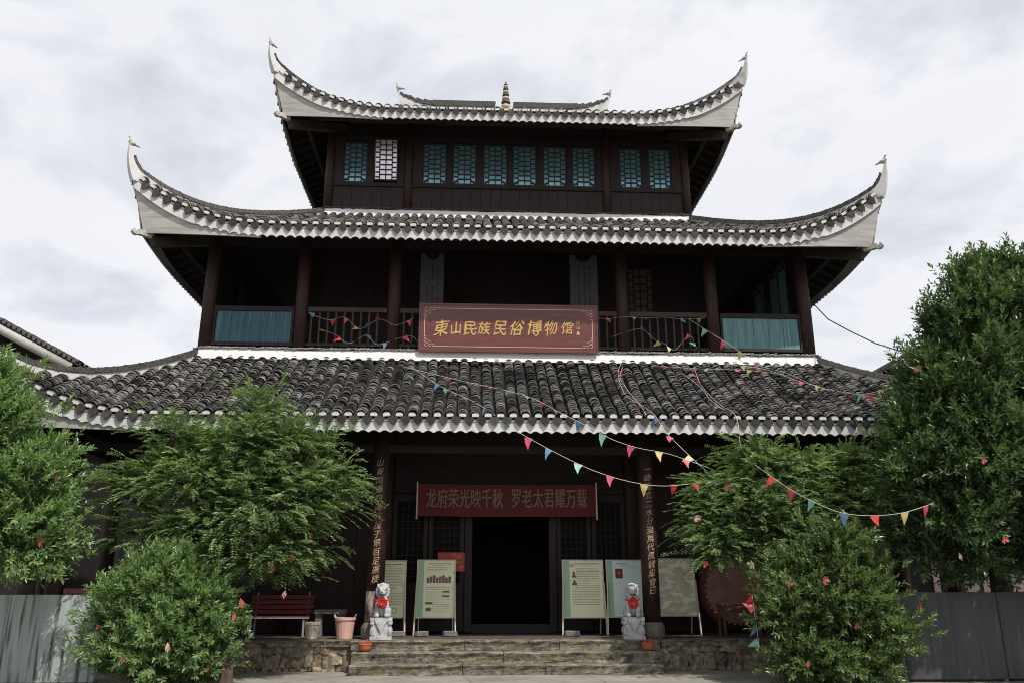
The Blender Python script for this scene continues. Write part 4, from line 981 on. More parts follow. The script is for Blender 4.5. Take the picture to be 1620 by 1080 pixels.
wr, wrw = wing(1, 'red timber side building behind the right hoarding and great tree', MT['wingwood'], float(pe2[0] + 6.5), float(pe2[0]), float(pe2[2] + .55 * 6.5), float(pe2[2]), 23.0, 36, 0, 21.2)
# scroll ornament at the right wing's eave
sc_ = MB(); o0 = Vector((float(pe2[0]), 22.95, float(pe2[2]) + .12))
sc_.tube([o0 + Vector((.1, 0, -.1)), o0 + Vector((-.02, 0, .12)), o0 + Vector((-.10, 0, .30)), o0 + Vector((-.22, 0, .40))], [.07, .06, .05, .02], 7)
sc_.tube([o0 + Vector((-.08, 0, .28)), o0 + Vector((.02, 0, .36)), o0 + Vector((.06, 0, .44))], [.04, .03, .012], 6)
for cx_, rr in ((.22, .11), (.46, .09), (.68, .10)):
    sc_.tube([o0 + Vector((cx_ + rr * math.cos(q), 0, .06 + rr * math.sin(q))) for q in np.linspace(-.5, 4.6, 12)], .03, 6)
sc_.build('scroll_ornament', MT['bracket'], wr, smooth=True)
for xc_, wd, z0_, z1_, m_ in ((1482, 10, 875, 930, 'wingwhite'), (1560, 10, 885, 930, 'wingwhite'), (1592, 12, 885, 940, 'wingwhite')):
    p_ = at(xc_, z1_, 21.15); q_ = at(xc_, z0_, 21.15); m = MB(); wm = wd / 60
    m.box(p_[0] - wm / 2, p_[0] + wm / 2, 21.1, 21.19, 0.6, q_[2] + .8); m.build('post', MT[m_], wr)
for x0_, x1_ in ((1498, 1542), (1600, 1640)):
    p_ = at(x0_, 932, 21.15); q_ = at(x1_, 882, 21.15)
    m = MB(); m.box(p_[0], q_[0], 21.12, 21.19, p_[2] - .05, p_[2] + .22); m.box(p_[0], p_[0] + .07, 21.12, 21.19, p_[2] + .22, q_[2]); m.box(q_[0] - .07, q_[0], 21.12, 21.19, p_[2] + .22, q_[2]); m.box(p_[0], q_[0], 21.12, 21.19, q_[2], q_[2] + .07)
    wn = m.build('window', MT['wingwhite'], wr); m = MB(); m.box(p_[0] + .07, q_[0] - .07, 21.15, 21.18, p_[2] + .22, q_[2]); m.build('pane', MT['darkglass'], wn)

# ---------------------------------------------------------------- sign, banner, plaques, couplets
def put(me, name, mat, parent, mw, kind=None):
    me.materials.clear(); me.materials.append(mat); return link(name, me, parent, kind, mw)
bl = at(664, 553, 19.72); tr_ = at(943, 486, 19.60)
SW, SH = float(tr_[0] - bl[0]), float(tr_[2] - bl[2])
sg_ = thing('name_board', 'dark red lacquered name board with gold characters hung on the balcony', 'sign', (float(bl[0] + SW / 2), 19.72, float(bl[2])))
sg_.rotation_euler = (R(-5) * -1, 0, 0)
sg_.rotation_euler = (R(5), 0, 0)          # the top edge leans out over the visitor
m = MB(); m.box(-SW / 2, SW / 2, -.03, .04, 0, SH); m.box(-SW / 2 - .03, SW / 2 + .03, -.045, .045, SH, SH + .04); m.box(-SW / 2 - .03, SW / 2 + .03, -.045, .045, -.04, 0); m.box(-SW / 2 - .035, -SW / 2, -.045, .045, 0, SH); m.box(SW / 2, SW / 2 + .035, -.045, .045, 0, SH)
m.build('panel', MT['signwood'], sg_)
ln_ = MB(); e = .10; t_ = .016; cx_ = .26
x0_, x1_, z0_, z1_ = -SW / 2 + e, SW / 2 - e, e * .8, SH - e * .8
ln_.box(x0_ + cx_, x1_ - cx_, -.036, -.031, z0_, z0_ + t_); ln_.box(x0_ + cx_, x1_ - cx_, -.036, -.031, z1_ - t_, z1_); ln_.box(x0_, x0_ + t_, -.036, -.031, z0_ + cx_, z1_ - cx_); ln_.box(x1_ - t_, x1_, -.036, -.031, z0_ + cx_, z1_ - cx_)
ln_.build('gold_border', MT['goldline'], sg_)
for sx, sz in ((-1, 0), (1, 0), (-1, 1), (1, 1)):
    k_ = MB(); ox = x0_ if sx < 0 else x1_; oz = z0_ if sz == 0 else z1_; dx_ = -sx; dz_ = 1 if sz == 0 else -1
    def scr(c0, c1, rr, a0, a1): k_.tube([(ox + dx_ * (c0 + rr * math.cos(q)), -.035, oz + dz_ * (c1 + rr * math.sin(q))) for q in np.linspace(a0, a1, 9)], .009, 5)
    for c0, c1, rr in ((.05, .05, .045), (.15, .035, .035), (.035, .15, .035), (.23, .03, .028), (.03, .23, .028)): scr(c0, c1, rr, 0.3, 5.6)
    k_.tube([(ox + dx_ * .10, -.035, oz + dz_ * .10), (ox + dx_ * .10, -.035, oz + dz_ * .17), (ox + dx_ * .16, -.035, oz + dz_ * .12)], .008, 5)
    k_.build('corner_scroll', MT['goldline'], sg_)
SIGN = '東山民族民俗博物馆'
xs_px = [697, 720, 743, 765, 790, 816, 844, 870, 896]
rr_ = random.Random(5)
for ch, xp in zip(SIGN, xs_px):
    pc = at(xp, 521, 19.66); sz_ = .325 * rr_.uniform(.92, 1.08) * (1.12 if ch in '東博' else (.84 if ch == '山' else 1.0))
    me = text_mesh(ch, sz_, .004, ((-.004, -.004), (0, 0), (.005, .004)), .16)
    V = np.empty(len(me.vertices) * 3, np.float32); me.vertices.foreach_get('co', V); V = V.reshape(-1, 3)
    # brush-like unevenness: strokes swell and sway
    V[:, 0] += .012 * np.sin(V[:, 1] * 21 + xp) + .006 * np.sin(V[:, 1] * 55 + xp); V[:, 1] += .014 * np.sin(V[:, 0] * 17 + xp * 2) + .05 * V[:, 0] ; me.vertices.foreach_set('co', V.ravel())
    mw = Matrix.Translation((float(pc[0]) - sg_.location.x, -.036, float(pc[2]) - sg_.location.z)) @ Matrix.Rotation(R(90), 4, 'X') @ Matrix.Rotation(rr_.uniform(-.07, .07), 4, 'Z') @ Matrix.Diagonal((1.06, 1.18, 1, 1))
    put(me, 'gold_character', MT['gold'], sg_, mw)
for j, ch in enumerate('烨山'):
    pc = at(914.5, 512 + j * 7, 19.66); put(text_mesh(ch, .10, .003), 'small_signature', MT['goldline'], sg_, Matrix.Translation((float(pc[0]) - sg_.location.x, -.035, float(pc[2]) - sg_.location.z)) @ Matrix.Rotation(R(90), 4, 'X'))
pc = at(914.5, 527, 19.66); m = MB(); q_ = (float(pc[0]) - sg_.location.x, float(pc[2]) - sg_.location.z); m.prism([(-.045, -.045), (.045, -.045), (0.012, .05), (-.012, .05)], (q_[0], -.036, q_[1]), (1, 0, 0), (0, 0, 1), (0, 1, 0), .004); m.build('seal', MT['goldline'], sg_)

# banner over the door
YB = 19.9
bl = at(660, 815, YB); tr_ = at(942, 766, YB); BW, BH = float(tr_[0] - bl[0]), float(tr_[2] - bl[2])
bn = thing('cloth_banner', 'long red cloth banner with gold characters above the open doorway', 'banner', (float(bl[0] + BW / 2), YB, float(bl[2])))
m = MB(); n_ = 48
for i in range(n_ + 1):
    x = -BW / 2 + BW * i / n_
    for zf in (0, .5, 1): m.v.append((x, .018 * math.sin(i * .55) * (1 - zf) + .012 * math.sin(i * .23), BH * zf - .02 * math.sin(math.pi * i / n_)))
m.f = [(i * 3 + j, (i + 1) * 3 + j, (i + 1) * 3 + j + 1, i * 3 + j + 1) for i in range(n_) for j in range(2)]; m.m = [0] * len(m.f)
bo = m.build('cloth', MT['bannerred'], bn); md = bo.modifiers.new('thickness', 'SOLIDIFY'); md.thickness = .004
for sx in (-1, 1):
    m = MB(); m.tube([(sx * (BW / 2 + .015), 0, -.08), (sx * (BW / 2 + .015), 0, BH + .05)], .02, 8); m.build('pole', MT['frame'], bn)
for txt, xa, xb in (('龙府荣光映千秋', 674, 796), ('罗老太君耀万载', 808, 929)):
    for j, ch in enumerate(txt):
        xp = xa + (xb - xa) * (j + .5) / 7; pc = at(xp, 790, YB)
        mw = Matrix.Translation((float(pc[0]) - bn.location.x, -.032, float(pc[2]) - bn.location.z)) @ Matrix.Rotation(R(90), 4, 'X') @ Matrix.Diagonal((.52, .98, 1, 1))
        put(text_mesh(ch, .50, .003, ((-.012, 0), (-.004, .004), (.004, -.004), (.012, 0))), 'banner_character', MT['bannertext'], bn, mw)

# grey plaques in the upper storey
for (x0_, x1_, yt), lb in (((661, 703, 402), 'left'), ((904, 944, 405), 'right')):
    a = at(x0_, 560, 20.35); b = at(x1_, yt, 20.35); wd = float(b[0] - a[0]); ht = float(b[2] - 7.5)
    t = thing('hanging_plaque', 'tall weathered grey couplet plaque behind the %s end of the red name board' % lb, 'plaque', (float(a[0] + wd / 2), 20.35, 7.5), group='grey couplet plaques in the balcony')
    m = MB(); ol = [(-wd / 2, 0), (wd / 2, 0), (wd / 2, ht)] + [(wd * .30 * math.cos(q), ht - .18 * math.sin(q)) for q in np.linspace(0.0, math.pi, 7)] + [(-wd / 2, ht)]
    m.prism(ol, (0, -.02, 0), (1, 0, 0), (0, 0, 1), (0, 1, 0), .04); m.build('board', MT['greyboard'], t)
    m = MB()
    for j in range(26):
        zz = ht - .35 - j * .085
        for xx in (-.13, .02, .15):
            if random.random() < .8: m.box(xx - .025, xx + .025, -.024, -.0205, zz - .028, zz + .028)
    m.build('faint_lettering', MT['charcoal'], t, kind='stuff')
    m = MB(); m.box(-wd * .32, wd * .32, -.03, .03, ht + .08, ht + .22); m.box(-.02, .02, -.02, .02, ht - .2, ht + .1); m.build('hanger', MT['soffit'], t)

# couplet characters painted on the two door columns (parts of the hall)
def couplet(txt, xcol, y0, y1, skip=()):
    for j, ch in enumerate(txt):
        yp = y0 + (y1 - y0) * j / (len(txt) - 1)
        pc = at(810, yp, YC1 - .19)
        me = text_mesh(ch, .165, .004, ((-.002, -.002), (.002, .002)), .12)
        V = np.empty(len(me.vertices) * 3, np.float32); me.vertices.foreach_get('co', V); V = V.reshape(-1, 3)
        V[:, 1] *= 1.05; V[:, 0] += .006 * np.sin(V[:, 1] * 40 + j); V[:, 1] += .18 * V[:, 0]
        th = V[:, 0] / .196; dz = V[:, 2].copy(); rr2 = .193 + dz * .6
        W = np.stack([xcol + rr2 * np.sin(th), YC1 - rr2 * np.cos(th), float(pc[2]) + V[:, 1]], 1)
        me.vertices.foreach_set('co', W.astype(np.float32).ravel()); me.update(); put(me, 'couplet_character', MT['couplet'], hall, None)
couplet('山有同源四海共茂子軍百足運楼', -2.97, 733, 916)
couplet('一峰獨立二水分流萬代風雲集會日', 2.87, 741, 934)

# ---------------------------------------------------------------- information boards
def info_board(x0, x1, yb_, yt, Y, label, mat, style, tilt=6.0):
    a = at(x0, yb_, Y); b = at(x1, yt, Y); wd = float(b[0] - a[0]); z0_ = float(a[2]); ht = float(b[2]) - z0_
    t = thing('information_board', label, 'board', (float(a[0] + wd / 2), Y, .595), group='information boards by the doorway')
    zb = z0_ - .595; tr2 = Matrix.Rotation(-R(tilt), 4, 'X')
    mwp = Matrix.Translation((0, 0, zb)) @ tr2
    m = MB(); m.box(-wd / 2, wd / 2, 0, .015, 0, ht); p_ = m.build('poster', mat, t); p_.matrix_basis = mwp
    m = MB(); f_ = .03
    m.box(-wd / 2 - f_, -wd / 2, -.012, .025, -f_, ht + f_); m.box(wd / 2, wd / 2 + f_, -.012, .025, -f_, ht + f_); m.box(-wd / 2, wd / 2, -.012, .025, ht, ht + f_); m.box(-wd / 2, wd / 2, -.012, .025, -f_, 0)
    fo = m.build('frame', MT['frame'], t); fo.matrix_basis = mwp
    for sx in (-1, 1):
        m = MB(); m.bar((sx * (wd / 2 + .05), -.10, .01), (sx * (wd / 2 + .015), .02, zb + ht * .62), .028, .028); m.build('leg', MT['frame'], t)
        m = MB(); m.bar((sx * (wd / 2 - .02), .48, .01), (sx * (wd / 2 - .02), .10, zb + ht * .8), .025, .025); m.build('leg', MT['frame'], t)
    # flat print 1 mm proud of the poster
    def pr(name, mt_, boxes):
        m = MB()
        for q in boxes: m.box(q[0] * wd - wd / 2, q[1] * wd - wd / 2, q[4] if len(q) > 4 else -.0025, -.0008, q[2] * ht, q[3] * ht)
        o_ = m.build(name, mt_, t, kind='stuff' if len(boxes) > 2 else None); o_.matrix_basis = mwp
    def lines(xa, xb, za, zt, n, sk=.15):
        bx = []
        for i in range(n):
            z_ = zt - (zt - za) * i / max(1, n - 1); x = xa
            end = xb if random.random() > .3 else xa + (xb - xa) * random.uniform(.5, .95)
            while x < end - .01:
                w2 = random.uniform(.02, .05); bx.append((x, min(x + w2, end), z_ - .0035, z_ + .0035)); x += w2 + random.uniform(.006, .014)
        return bx
    if style in ('text', 'photos', 'figures', 'blue'):
        if style != 'text': pr('green_margin', MT['green'], [(.0, .16, .0, 1.0, -.0012)])
        tx = .22 if style != 'text' else .08
        pr('title_print', MT['ink'], [(q[0], q[1], q[2] - .004, q[3] + .004) for q in lines(tx + .06, .93, .945, .95, 1)] + lines(tx + .2, .7, .915, .916, 1))
    if style == 'text':
        pr('text_print', MT['ink'], lines(.07, .93, .22, .87, 24)); m = MB(); ctr = (0.18 * wd, .11 * ht)
        m.tube([(ctr[0] + .055 * math.cos(q), -.002, ctr[1] + .055 * math.sin(q)) for q in np.linspace(0, 6.28, 20)], .010, 5); o_ = m.build('round_emblem', MT['green'], t); o_.matrix_basis = mwp
    elif style == 'photos':
        pr('text_print', MT['ink'], lines(.24, .8, .82, .88, 3) + lines(.22, .9, .49, .52, 2) + lines(.22, .88, .30, .44, 5) + lines(.42, .88, .10, .26, 5))
        pr('photo_print', MT['photoa'], [(.24 + .085 * i, .315 + .085 * i, .60, .70 + .02 * (i % 3)) for i in range(8)])
        pr('photo_print', MT['ink'], [(.68, .88, .43, .46), (.68, .88, .35, .38), (.22, .42, .22, .26), (.24, .38, .10, .16)])
        m = MB(); m.tube([(-wd / 2 + .07 + .04 * math.cos(q), -.0025, .09 + .05 * math.sin(q)) for q in np.linspace(0, 6.28, 16)], .008, 5); o_ = m.build('floral_print', MT['green'], t); o_.matrix_basis = mwp
    elif style == 'figures':
        pr('text_print', MT['ink'], lines(.34, .93, .76, .86, 5) + lines(.30, .93, .52, .72, 7) + lines(.22, .93, .22, .48, 10, .1))
        pr('portrait_print', MT['ink'], [(.24, .30, .73, .80), (.22, .33, .70, .73), (.25, .31, .60, .65), (.22, .34, .56, .60)])
        pr('yellow_seal', MT['gold'], [(.15, .27, .89, .94)])
    elif style == 'blue':
        pr('red_picture', MT['photob'], [(.24, .46, .68, .86)]); pr('picture_mark', MT['goldline'], [(.33, .37, .76, .79, -.004)])
        pr('text_print', MT['ink'], lines(.52, .9, .88, .89, 1))
    return t
info_board(592, 641, 975, 887, 19.35, 'cream text-only information board beside the left inscribed column', MT['cream'], 'text')
info_board(659, 719, 975, 886, 19.35, 'cream information board with a row of photographs, left of the door', MT['cream'], 'photos')
info_board(893, 953, 975, 886, 19.35, 'cream information board with small black portraits, right of the door', MT['cream'], 'figures')
info_board(964, 1014, 974, 886, 19.35, 'pale blue information board with a dark red picture', MT['paleblue'], 'blue')
# glossy wavy sheet: the film over it buckles
pw = M('glossy_cream_film', (0.70, 0.67, 0.49), (0.50, 0.47, 0.32), scale=2.2, rough=0.15, stretch=(1.2, 1, 3), spec=0.9, c3=(0.85, 0.84, 0.72), s3=2.6, t3=(.5, .58), bump=0.5, bscale=3.2)  # pale bands put the reflections on the buckled film into the colour
info_board(1043, 1097, 972, 884, 19.2, 'cream board under buckled glossy film, right of the right column', pw, 'plain')
# concrete blocks weighting the stands
for i, (xp, wpx, lb) in enumerate(((628, 26, 'grey block at the foot of the text-only board'), (668, 20, 'small flat grey block under the photograph board'), (712, 22, 'grey block at the right foot of the photograph board'), (905, 24, 'flat grey block under the portraits board'))):
    p_ = at(xp, 1004, 19.2); m = MB(); wm = wpx / 72
    me = rough_box(40 + i, .03); me.materials.append(MT['block']); o_ = link('concrete_block', me, None, mw=Matrix.Translation((float(p_[0]), 19.12, .595 + .055)) @ Matrix.Rotation(random.uniform(-.4, .4), 4, 'Z') @ Matrix.Diagonal((wm, .2, .11, 1)))
    tag(o_, lb, 'block', 'blocks weighting the information boards')
# red notice paper on the door leaf
a = at(692, 903, 20.28); b = at(736, 873, 20.28)
nt_ = thing('red_notice', 'red paper notice on the door leaf behind the photograph board', 'notice', (float(a[0] + b[0]) / 2, 20.30, float(a[2])))
m = MB(); m.box(-(b[0] - a[0]) / 2, (b[0] - a[0]) / 2, -.006, .0, 0, b[2] - a[2]); m.build('paper', MT['paper'], nt_)
m = MB()
for i in range(26):
    xx = random.uniform(-.26, .24); zz = random.uniform(.03, b[2] - a[2] - .05); m.box(xx, xx + random.uniform(.03, .08), -.009, -.0065, zz, zz + random.uniform(.01, .03))
m.build('print', MT['papermark'], nt_, kind='stuff')

# ---------------------------------------------------------------- guardian lions
def lion(xp, label, mirror):
    p_ = at(xp, 1012, 17.95); t = thing('guardian_lion', label, 'statue', (float(p_[0]), 17.98, .597), group='stone lions beside the steps')
    t.rotation_euler = (0, 0, R(4 * mirror))
    m = MB(); W = .22
    m.box(-W, W, -W, W, 0, .07); m.box(-W + .03, W - .03, -W + .03, W - .03, .07, .36); m.box(-W, W, -W, W, .36, .43)
    for sx in (-1, 1):
        for sy in (-1, 1): m.ell((sx * (W - .045), sy * (W - .045), .16), (.055, .055, .10), 8, 6); m.ell((sx * (W - .04), sy * (W - .04), .32), (.05, .05, .05), 8, 6)
    pd = m.build('pedestal', MT['lion'], t)
    c_ = MB(); c_.prism([(-.15, .425), (.15, .425), (0.0, .13)], (0, -W - .012, 0), (1, 0, 0), (0, 0, 1), (0, 1, 0), .02)
    c_.prism([(-.15, .10), (-.10, .06), (.10, .06), (.15, .10), (.10, .13), (-.10, .13)], (0, -W + .018, 0), (1, 0, 0), (0, 0, 1), (0, 1, 0), .02); c_.build('carved_cloth', MT['lion'], pd)
    b = MB(); z = .43
    b.ell((0, .06, z + .17), (.155, .17, .18), 14, 10); b.ell((0, -.03, z + .30), (.135, .13, .17), 14, 10)                      # haunches, chest
    for sx in (-1, 1):
        b.tube([(sx * .10, -.08, z + .30), (sx * .105, -.115, z + .16), (sx * .105, -.13, z + .045)], [.068, .055, .05], 10); b.ell((sx * .105, -.155, z + .035), (.058, .075, .04), 10, 6)   # forelegs, paws
        b.ell((sx * .14, .06, z + .11), (.075, .13, .12), 10, 8); b.ell((sx * .15, -.04, z + .035), (.055, .085, .04), 10, 6)        # thighs, hind paws
        b.ell((sx * .115, -.045, z + .60), (.035, .03, .05), 8, 6)                                                                    # ears
        b.ell((sx * .05, -.195, z + .535), (.032, .028, .03), 8, 6); b.ell((sx * .075, -.165, z + .57), (.05, .03, .022), 8, 6)      # eyes, brows
    b.ell((0, -.075, z + .52), (.125, .125, .12), 14, 10); b.ell((0, -.175, z + .475), (.085, .075, .06), 12, 8); b.ell((0, -.155, z + .425), (.07, .065, .03), 12, 8)   # head, muzzle, jaw
    b.ell((0, -.245, z + .50), (.035, .022, .022), 8, 6)
    for i in range(15):                                                                                                                # mane curls
        q = -2.5 + 5.0 * i / 14; b.ell((.145 * math.sin(q), -.02 + .02 * math.cos(q), z + .50 + .13 * math.cos(q)), (.04, .05, .04), 8, 6)
    for i in range(9):
        q = -2.0 + 4.0 * i / 8; b.ell((.125 * math.sin(q), .07, z + .47 + .13 * math.cos(q)), (.045, .05, .045), 8, 6)
    b.tube([(0, .20, z + .08), (.03, .24, z + .22), (0, .22, z + .36), (0, .18, z + .42)], [.04, .05, .05, .02], 8)
    b.v = [(x * (.84 if zz > .62 else .92), y, zz + (.05 * (zz - .62) if zz > .62 else 0)) for x, y, zz in b.v]
    bo = b.build('body', MT['lion'], t, smooth=True); md = bo.modifiers.new('continuous', 'REMESH'); md.mode = 'VOXEL'; md.voxel_size = .0085; md.use_smooth_shade = True
    mo = MB(); mo.ell((0, -.222, z + .452), (.052, .03, .018), 10, 6); mo.build('mouth', MT['charcoal'], t, smooth=True)
    fl_ = MB(); rr3 = random.Random(xp)
    for ring, n_, rad_, dep in ((0, 11, .115, -.185), (1, 9, .085, -.215), (2, 6, .045, -.235)):
        for i in range(n_):
            q = 2 * math.pi * (i + .3 * ring) / n_ + rr3.uniform(-.1, .1); c0 = Vector((0, dep, z + .285)); d_ = Vector((math.cos(q), -.15 * ring, math.sin(q))); s_ = Vector((-math.sin(q), 0, math.cos(q)))
            a0 = c0 + d_ * rad_ * .25; b0 = c0 + d_ * rad_ + Vector((0, -.02, 0)); w2 = .036 - .006 * ring
            fl_.add([a0 - s_ * w2 * .4, a0 + s_ * w2 * .4, c0 + d_ * rad_ * .75 + s_ * w2 + Vector((0, -.03, 0)), b0 + s_ * w2 * .5, b0 - s_ * w2 * .5, c0 + d_ * rad_ * .75 - s_ * w2 + Vector((0, -.025, 0)), c0 + d_ * rad_ * .6 + Vector((0, .012, 0))],
                    [(0, 1, 6), (1, 2, 6), (2, 3, 6), (3, 4, 6), (4, 5, 6), (5, 0, 6)])
    fl_.ell((0, -.225, z + .285), (.035, .03, .035), 8, 6); fl_.tube([(-.15, -.04, z + .36), (-.09, -.15, z + .33), (0, -.19, z + .30), (.09, -.15, z + .33), (.15, -.04, z + .36)], .018, 6)
    fw_ = fl_.build('red_rosette', MT['redcloth'], None); md = fw_.modifiers.new('thickness', 'SOLIDIFY'); md.thickness = .004
    fw_.location = (float(p_[0]), 17.98, .597); fw_.rotation_euler = (0, 0, R(4 * mirror))
    tag(fw_, 'red cloth rosette tied on the chest of the %s stone lion' % ('left' if mirror > 0 else 'right'), 'rosette', 'rosettes on the stone lions')
lion(602, 'pale stone guardian lion on a carved pedestal, left of the steps', 1)
lion(1003, 'pale stone guardian lion on a carved pedestal, right of the steps', -1)

# clay incense pots on the middle step
for xp, lb in ((577, 'small orange clay incense pot at the left end of the steps'), (1025, 'small orange clay incense pot at the right end of the steps')):
    p_ = at(xp, 1033, 17.5); t = thing('incense_pot', lb, 'pot', (float(p_[0]), 17.47, .40), group='clay pots on the steps')
    m = MB(); m.lathe([(.07, 0), (.11, .03), (.135, .08), (.13, .12), (.145, .135), (.14, .15), (.115, .145), (.11, .09), (.02, .08)], (0, 0, 0), 16); m.build('bowl', MT['clay'], t, smooth=True)
    m = MB()
    for i in range(7):
        q = random.uniform(0, 6.28); r_ = random.uniform(.01, .07); m.tube([(r_ * math.cos(q), r_ * math.sin(q), .07), (r_ * 1.5 * math.cos(q), r_ * 1.5 * math.sin(q), .16 + random.uniform(0, .1))], .009, 5)
    m.build('stick', MT['redcloth'], t)

# ---------------------------------------------------------------- veranda furniture
def pot(xp, Y, rt, rb, h, name, label, mat, handles):
    p_ = at(xp, 1000, Y); t = thing(name, label, 'pot', (float(p_[0]), Y, .595))
    m = MB(); m.lathe([(rb, 0), (rb * 1.02, .01), (rt, h - .05), (rt * 1.09, h - .05), (rt * 1.09, h), (rt * .96, h), (rt * .9, h - .06), (rb * .8, .05)], (0, 0, 0), 18); m.build('body', mat, t, smooth=False)
    if handles:
        for sx in (-1, 1):
            m = MB(); m.tube([(sx * rt * .95, -.05, h - .01), (sx * rt * 1.08, -.05, h + .05), (sx * rt * 1.08, .05, h + .05), (sx * rt * .95, .05, h - .01)], .014, 6); m.build('handle', mat, t)
    return t
pot(493, 18.35, .155, .125, .33, 'plastic_pot', 'small cream plastic pot beside the pink bucket', MT['potcream'], False)
pot(545, 18.35, .205, .165, .42, 'plastic_bucket', 'pink plastic bucket with lugs beside the left inscribed column', MT['potpink'], True)
a = at(391, 985, 19.3); b = at(494, 950, 19.3); wd = float(b[0] - a[0])
bt = thing('slatted_bench', 'red slatted bench with pale metal frame on the veranda', 'bench', (float(a[0] + wd / 2), 19.3, .595))
for i in range(4):
    m = MB(); z_ = .50 + i * .105; m.obox((0, .20 + i * .03, z_), wd, .025, .085, Matrix.Rotation(-.25, 3, 'X')); m.build('slat', MT['benchred'], bt)
for i in range(4):
    m = MB(); m.box(-wd / 2, wd / 2, -.22 + i * .10, -.14 + i * .10, .40, .425); m.build('seat_slat', MT['benchred'], bt)
m = MB(); m.box(-wd / 2, wd / 2, -.245, -.22, .375, .40); m.build('front_rail', MT['benchgrey'], bt)
for sx in (-1, 1):
    x = sx * (wd / 2 - .12)
    for yy in (-.20, .18):
        m = MB(); m.box(x - .02, x + .02, yy - .02, yy + .02, 0, .40); m.build('leg', MT['benchgrey'], bt)
    m = MB(); m.bar((x, .20, .38), (x, .33, .92), .035, .02); m.build('back_support', MT['benchgrey'], bt)
p_ = at(521, 1003, 19.3)
st_ = thing('stone_table', 'low grey stone table between the bench and the pink bucket', 'table', (float(p_[0]), 19.35, .595))
m = MB(); m.box(-.33, .33, -.22, .22, .47, .56); m.build('top', MT['block'], st_)
for sx in (-1, 1):
    m = MB(); m.box(sx * .24 - .07, sx * .24 + .07, -.16, .16, 0, .468); m.build('leg', MT['block'], st_)
# big drum on a stand behind the right bush
p_ = at(1172, 1000, 19.3); dt = thing('great_drum', 'great red-brown drum on a wooden stand at the right of the veranda', 'drum', (float(p_[0]), 19.5, .595), rz=R(-8))
m = MB(); prof = [(.70, -.45), (.82, -.25), (.86, 0), (.82, .25), (.70, .45)]; n_ = 28; zc_ = .95
vs = [(r_ * math.cos(2 * math.pi * j / n_), yy, zc_ + r_ * math.sin(2 * math.pi * j / n_)) for r_, yy in prof for j in range(n_)]
m.add(vs, [(i * n_ + j, i * n_ + (j + 1) % n_, (i + 1) * n_ + (j + 1) % n_, (i + 1) * n_ + j) for i in range(4) for j in range(n_)]); m.build('shell', MT['drum'], dt, smooth=True)
for sy in (-1, 1):
    m = MB(); m.add([(.70 * math.cos(2 * math.pi * j / n_), sy * .452, zc_ + .70 * math.sin(2 * math.pi * j / n_)) for j in range(n_)], [tuple(range(n_))]); m.build('skin', MT['drumskin'], dt)
    m = MB()
    for j in range(36): q = 2 * math.pi * j / 36; m.ell((.72 * math.cos(q), sy * .435, zc_ + .72 * math.sin(q)), (.018, .018, .018), 6, 4)
    m.build('studs', MT['goldline'], dt, kind='stuff')
for sx in (-1, 1):
    for sy in (-1, 1):
        m = MB(); m.box(sx * .42 - .04, sx * .42 + .04, sy * .4 - .04, sy * .4 + .04, 0, .52); m.build('leg', MT['timber'], dt)
m = MB(); m.box(-.5, .5, -.45, -.37, .30, .38); m.box(-.5, .5, .37, .45, .30, .38); m.build('crossbar', MT['timberh'], dt)
p_ = at(1172, 1003, 18.7); tb = thing('red_table', 'plain red wooden table standing before the great drum', 'table', (float(p_[0]), 18.75, .595))
m = MB(); m.box(-.42, .42, -.24, .24, .64, .69); m.build('top', MT['drum'], tb)
for sx in (-1, 1):
    for sy in (-1, 1):
        m = MB(); m.box(sx * .38 - .025, sx * .38 + .025, sy * .2 - .025, sy * .2 + .025, 0, .64); m.build('leg', MT['drum'], tb)
# low veranda rail far left
p_ = at(70, 934, 18.1); q_ = at(150, 934, 18.1)
vr = thing('veranda_rail', 'low red-brown rail of the veranda behind the left hoarding', 'rail', (-7.9, 18.15, .595), world=True)
m = MB(); m.box(-9.35, -6.4, 18.1, 18.2, 1.50, 1.60); m.build('top_rail', MT['wingwood'], vr)
for x in np.arange(-9.2, -6.4, .28):
    m = MB(); m.box(x - .025, x + .025, 18.12, 18.18, .595, 1.50); m.build('baluster', MT['wingwood'], vr)

# ---------------------------------------------------------------- bunting
def roof_pt(x, y, off=.13):
    d = ray(x, y); lo, hi = 16.0, 21.0
    for _ in range(40):
        Y = (lo + hi) / 2; p_ = CAM + d * Y / d[1]; t_ = Y - 16.8
        zr = (float(zp1(np.clip(t_, 0, 3.2))) + off) if t_ > 0 else -9
        if t_ <= 0 or p_[2] > zr: lo = Y
        else: hi = Y
    return CAM + d * ((lo + hi) / 2 - .02) / d[1]
COLS = ['red', 'blue', 'green', 'pink', 'yellow']
FM = {}
for kf in range(4):
    for c_ in COLS:
        m = MB(); w_ = .085; h_ = .225; bend = (-.05, .04, .08, -.02)[kf]
        m.v = [(-w_, 0, 0), (w_, 0, 0), (-w_ * .55, bend * .5, -h_ * .45), (w_ * .55, bend * .35, -h_ * .45), (0.02 * (kf - 1), bend * 1.3, -h_)]
        m.f = [(0, 2, 3, 1), (2, 4, 3)]; m.m = [0, 0]
        b_ = MB(); b_.v = m.v + [(x, y + .003, z) for x, y, z in m.v]; b_.f = m.f + [tuple(i + 5 for i in f[::-1]) for f in m.f]; b_.m = [0] * 4
        FM[(kf, c_)] = b_.mesh('flag', FLAGS[c_])
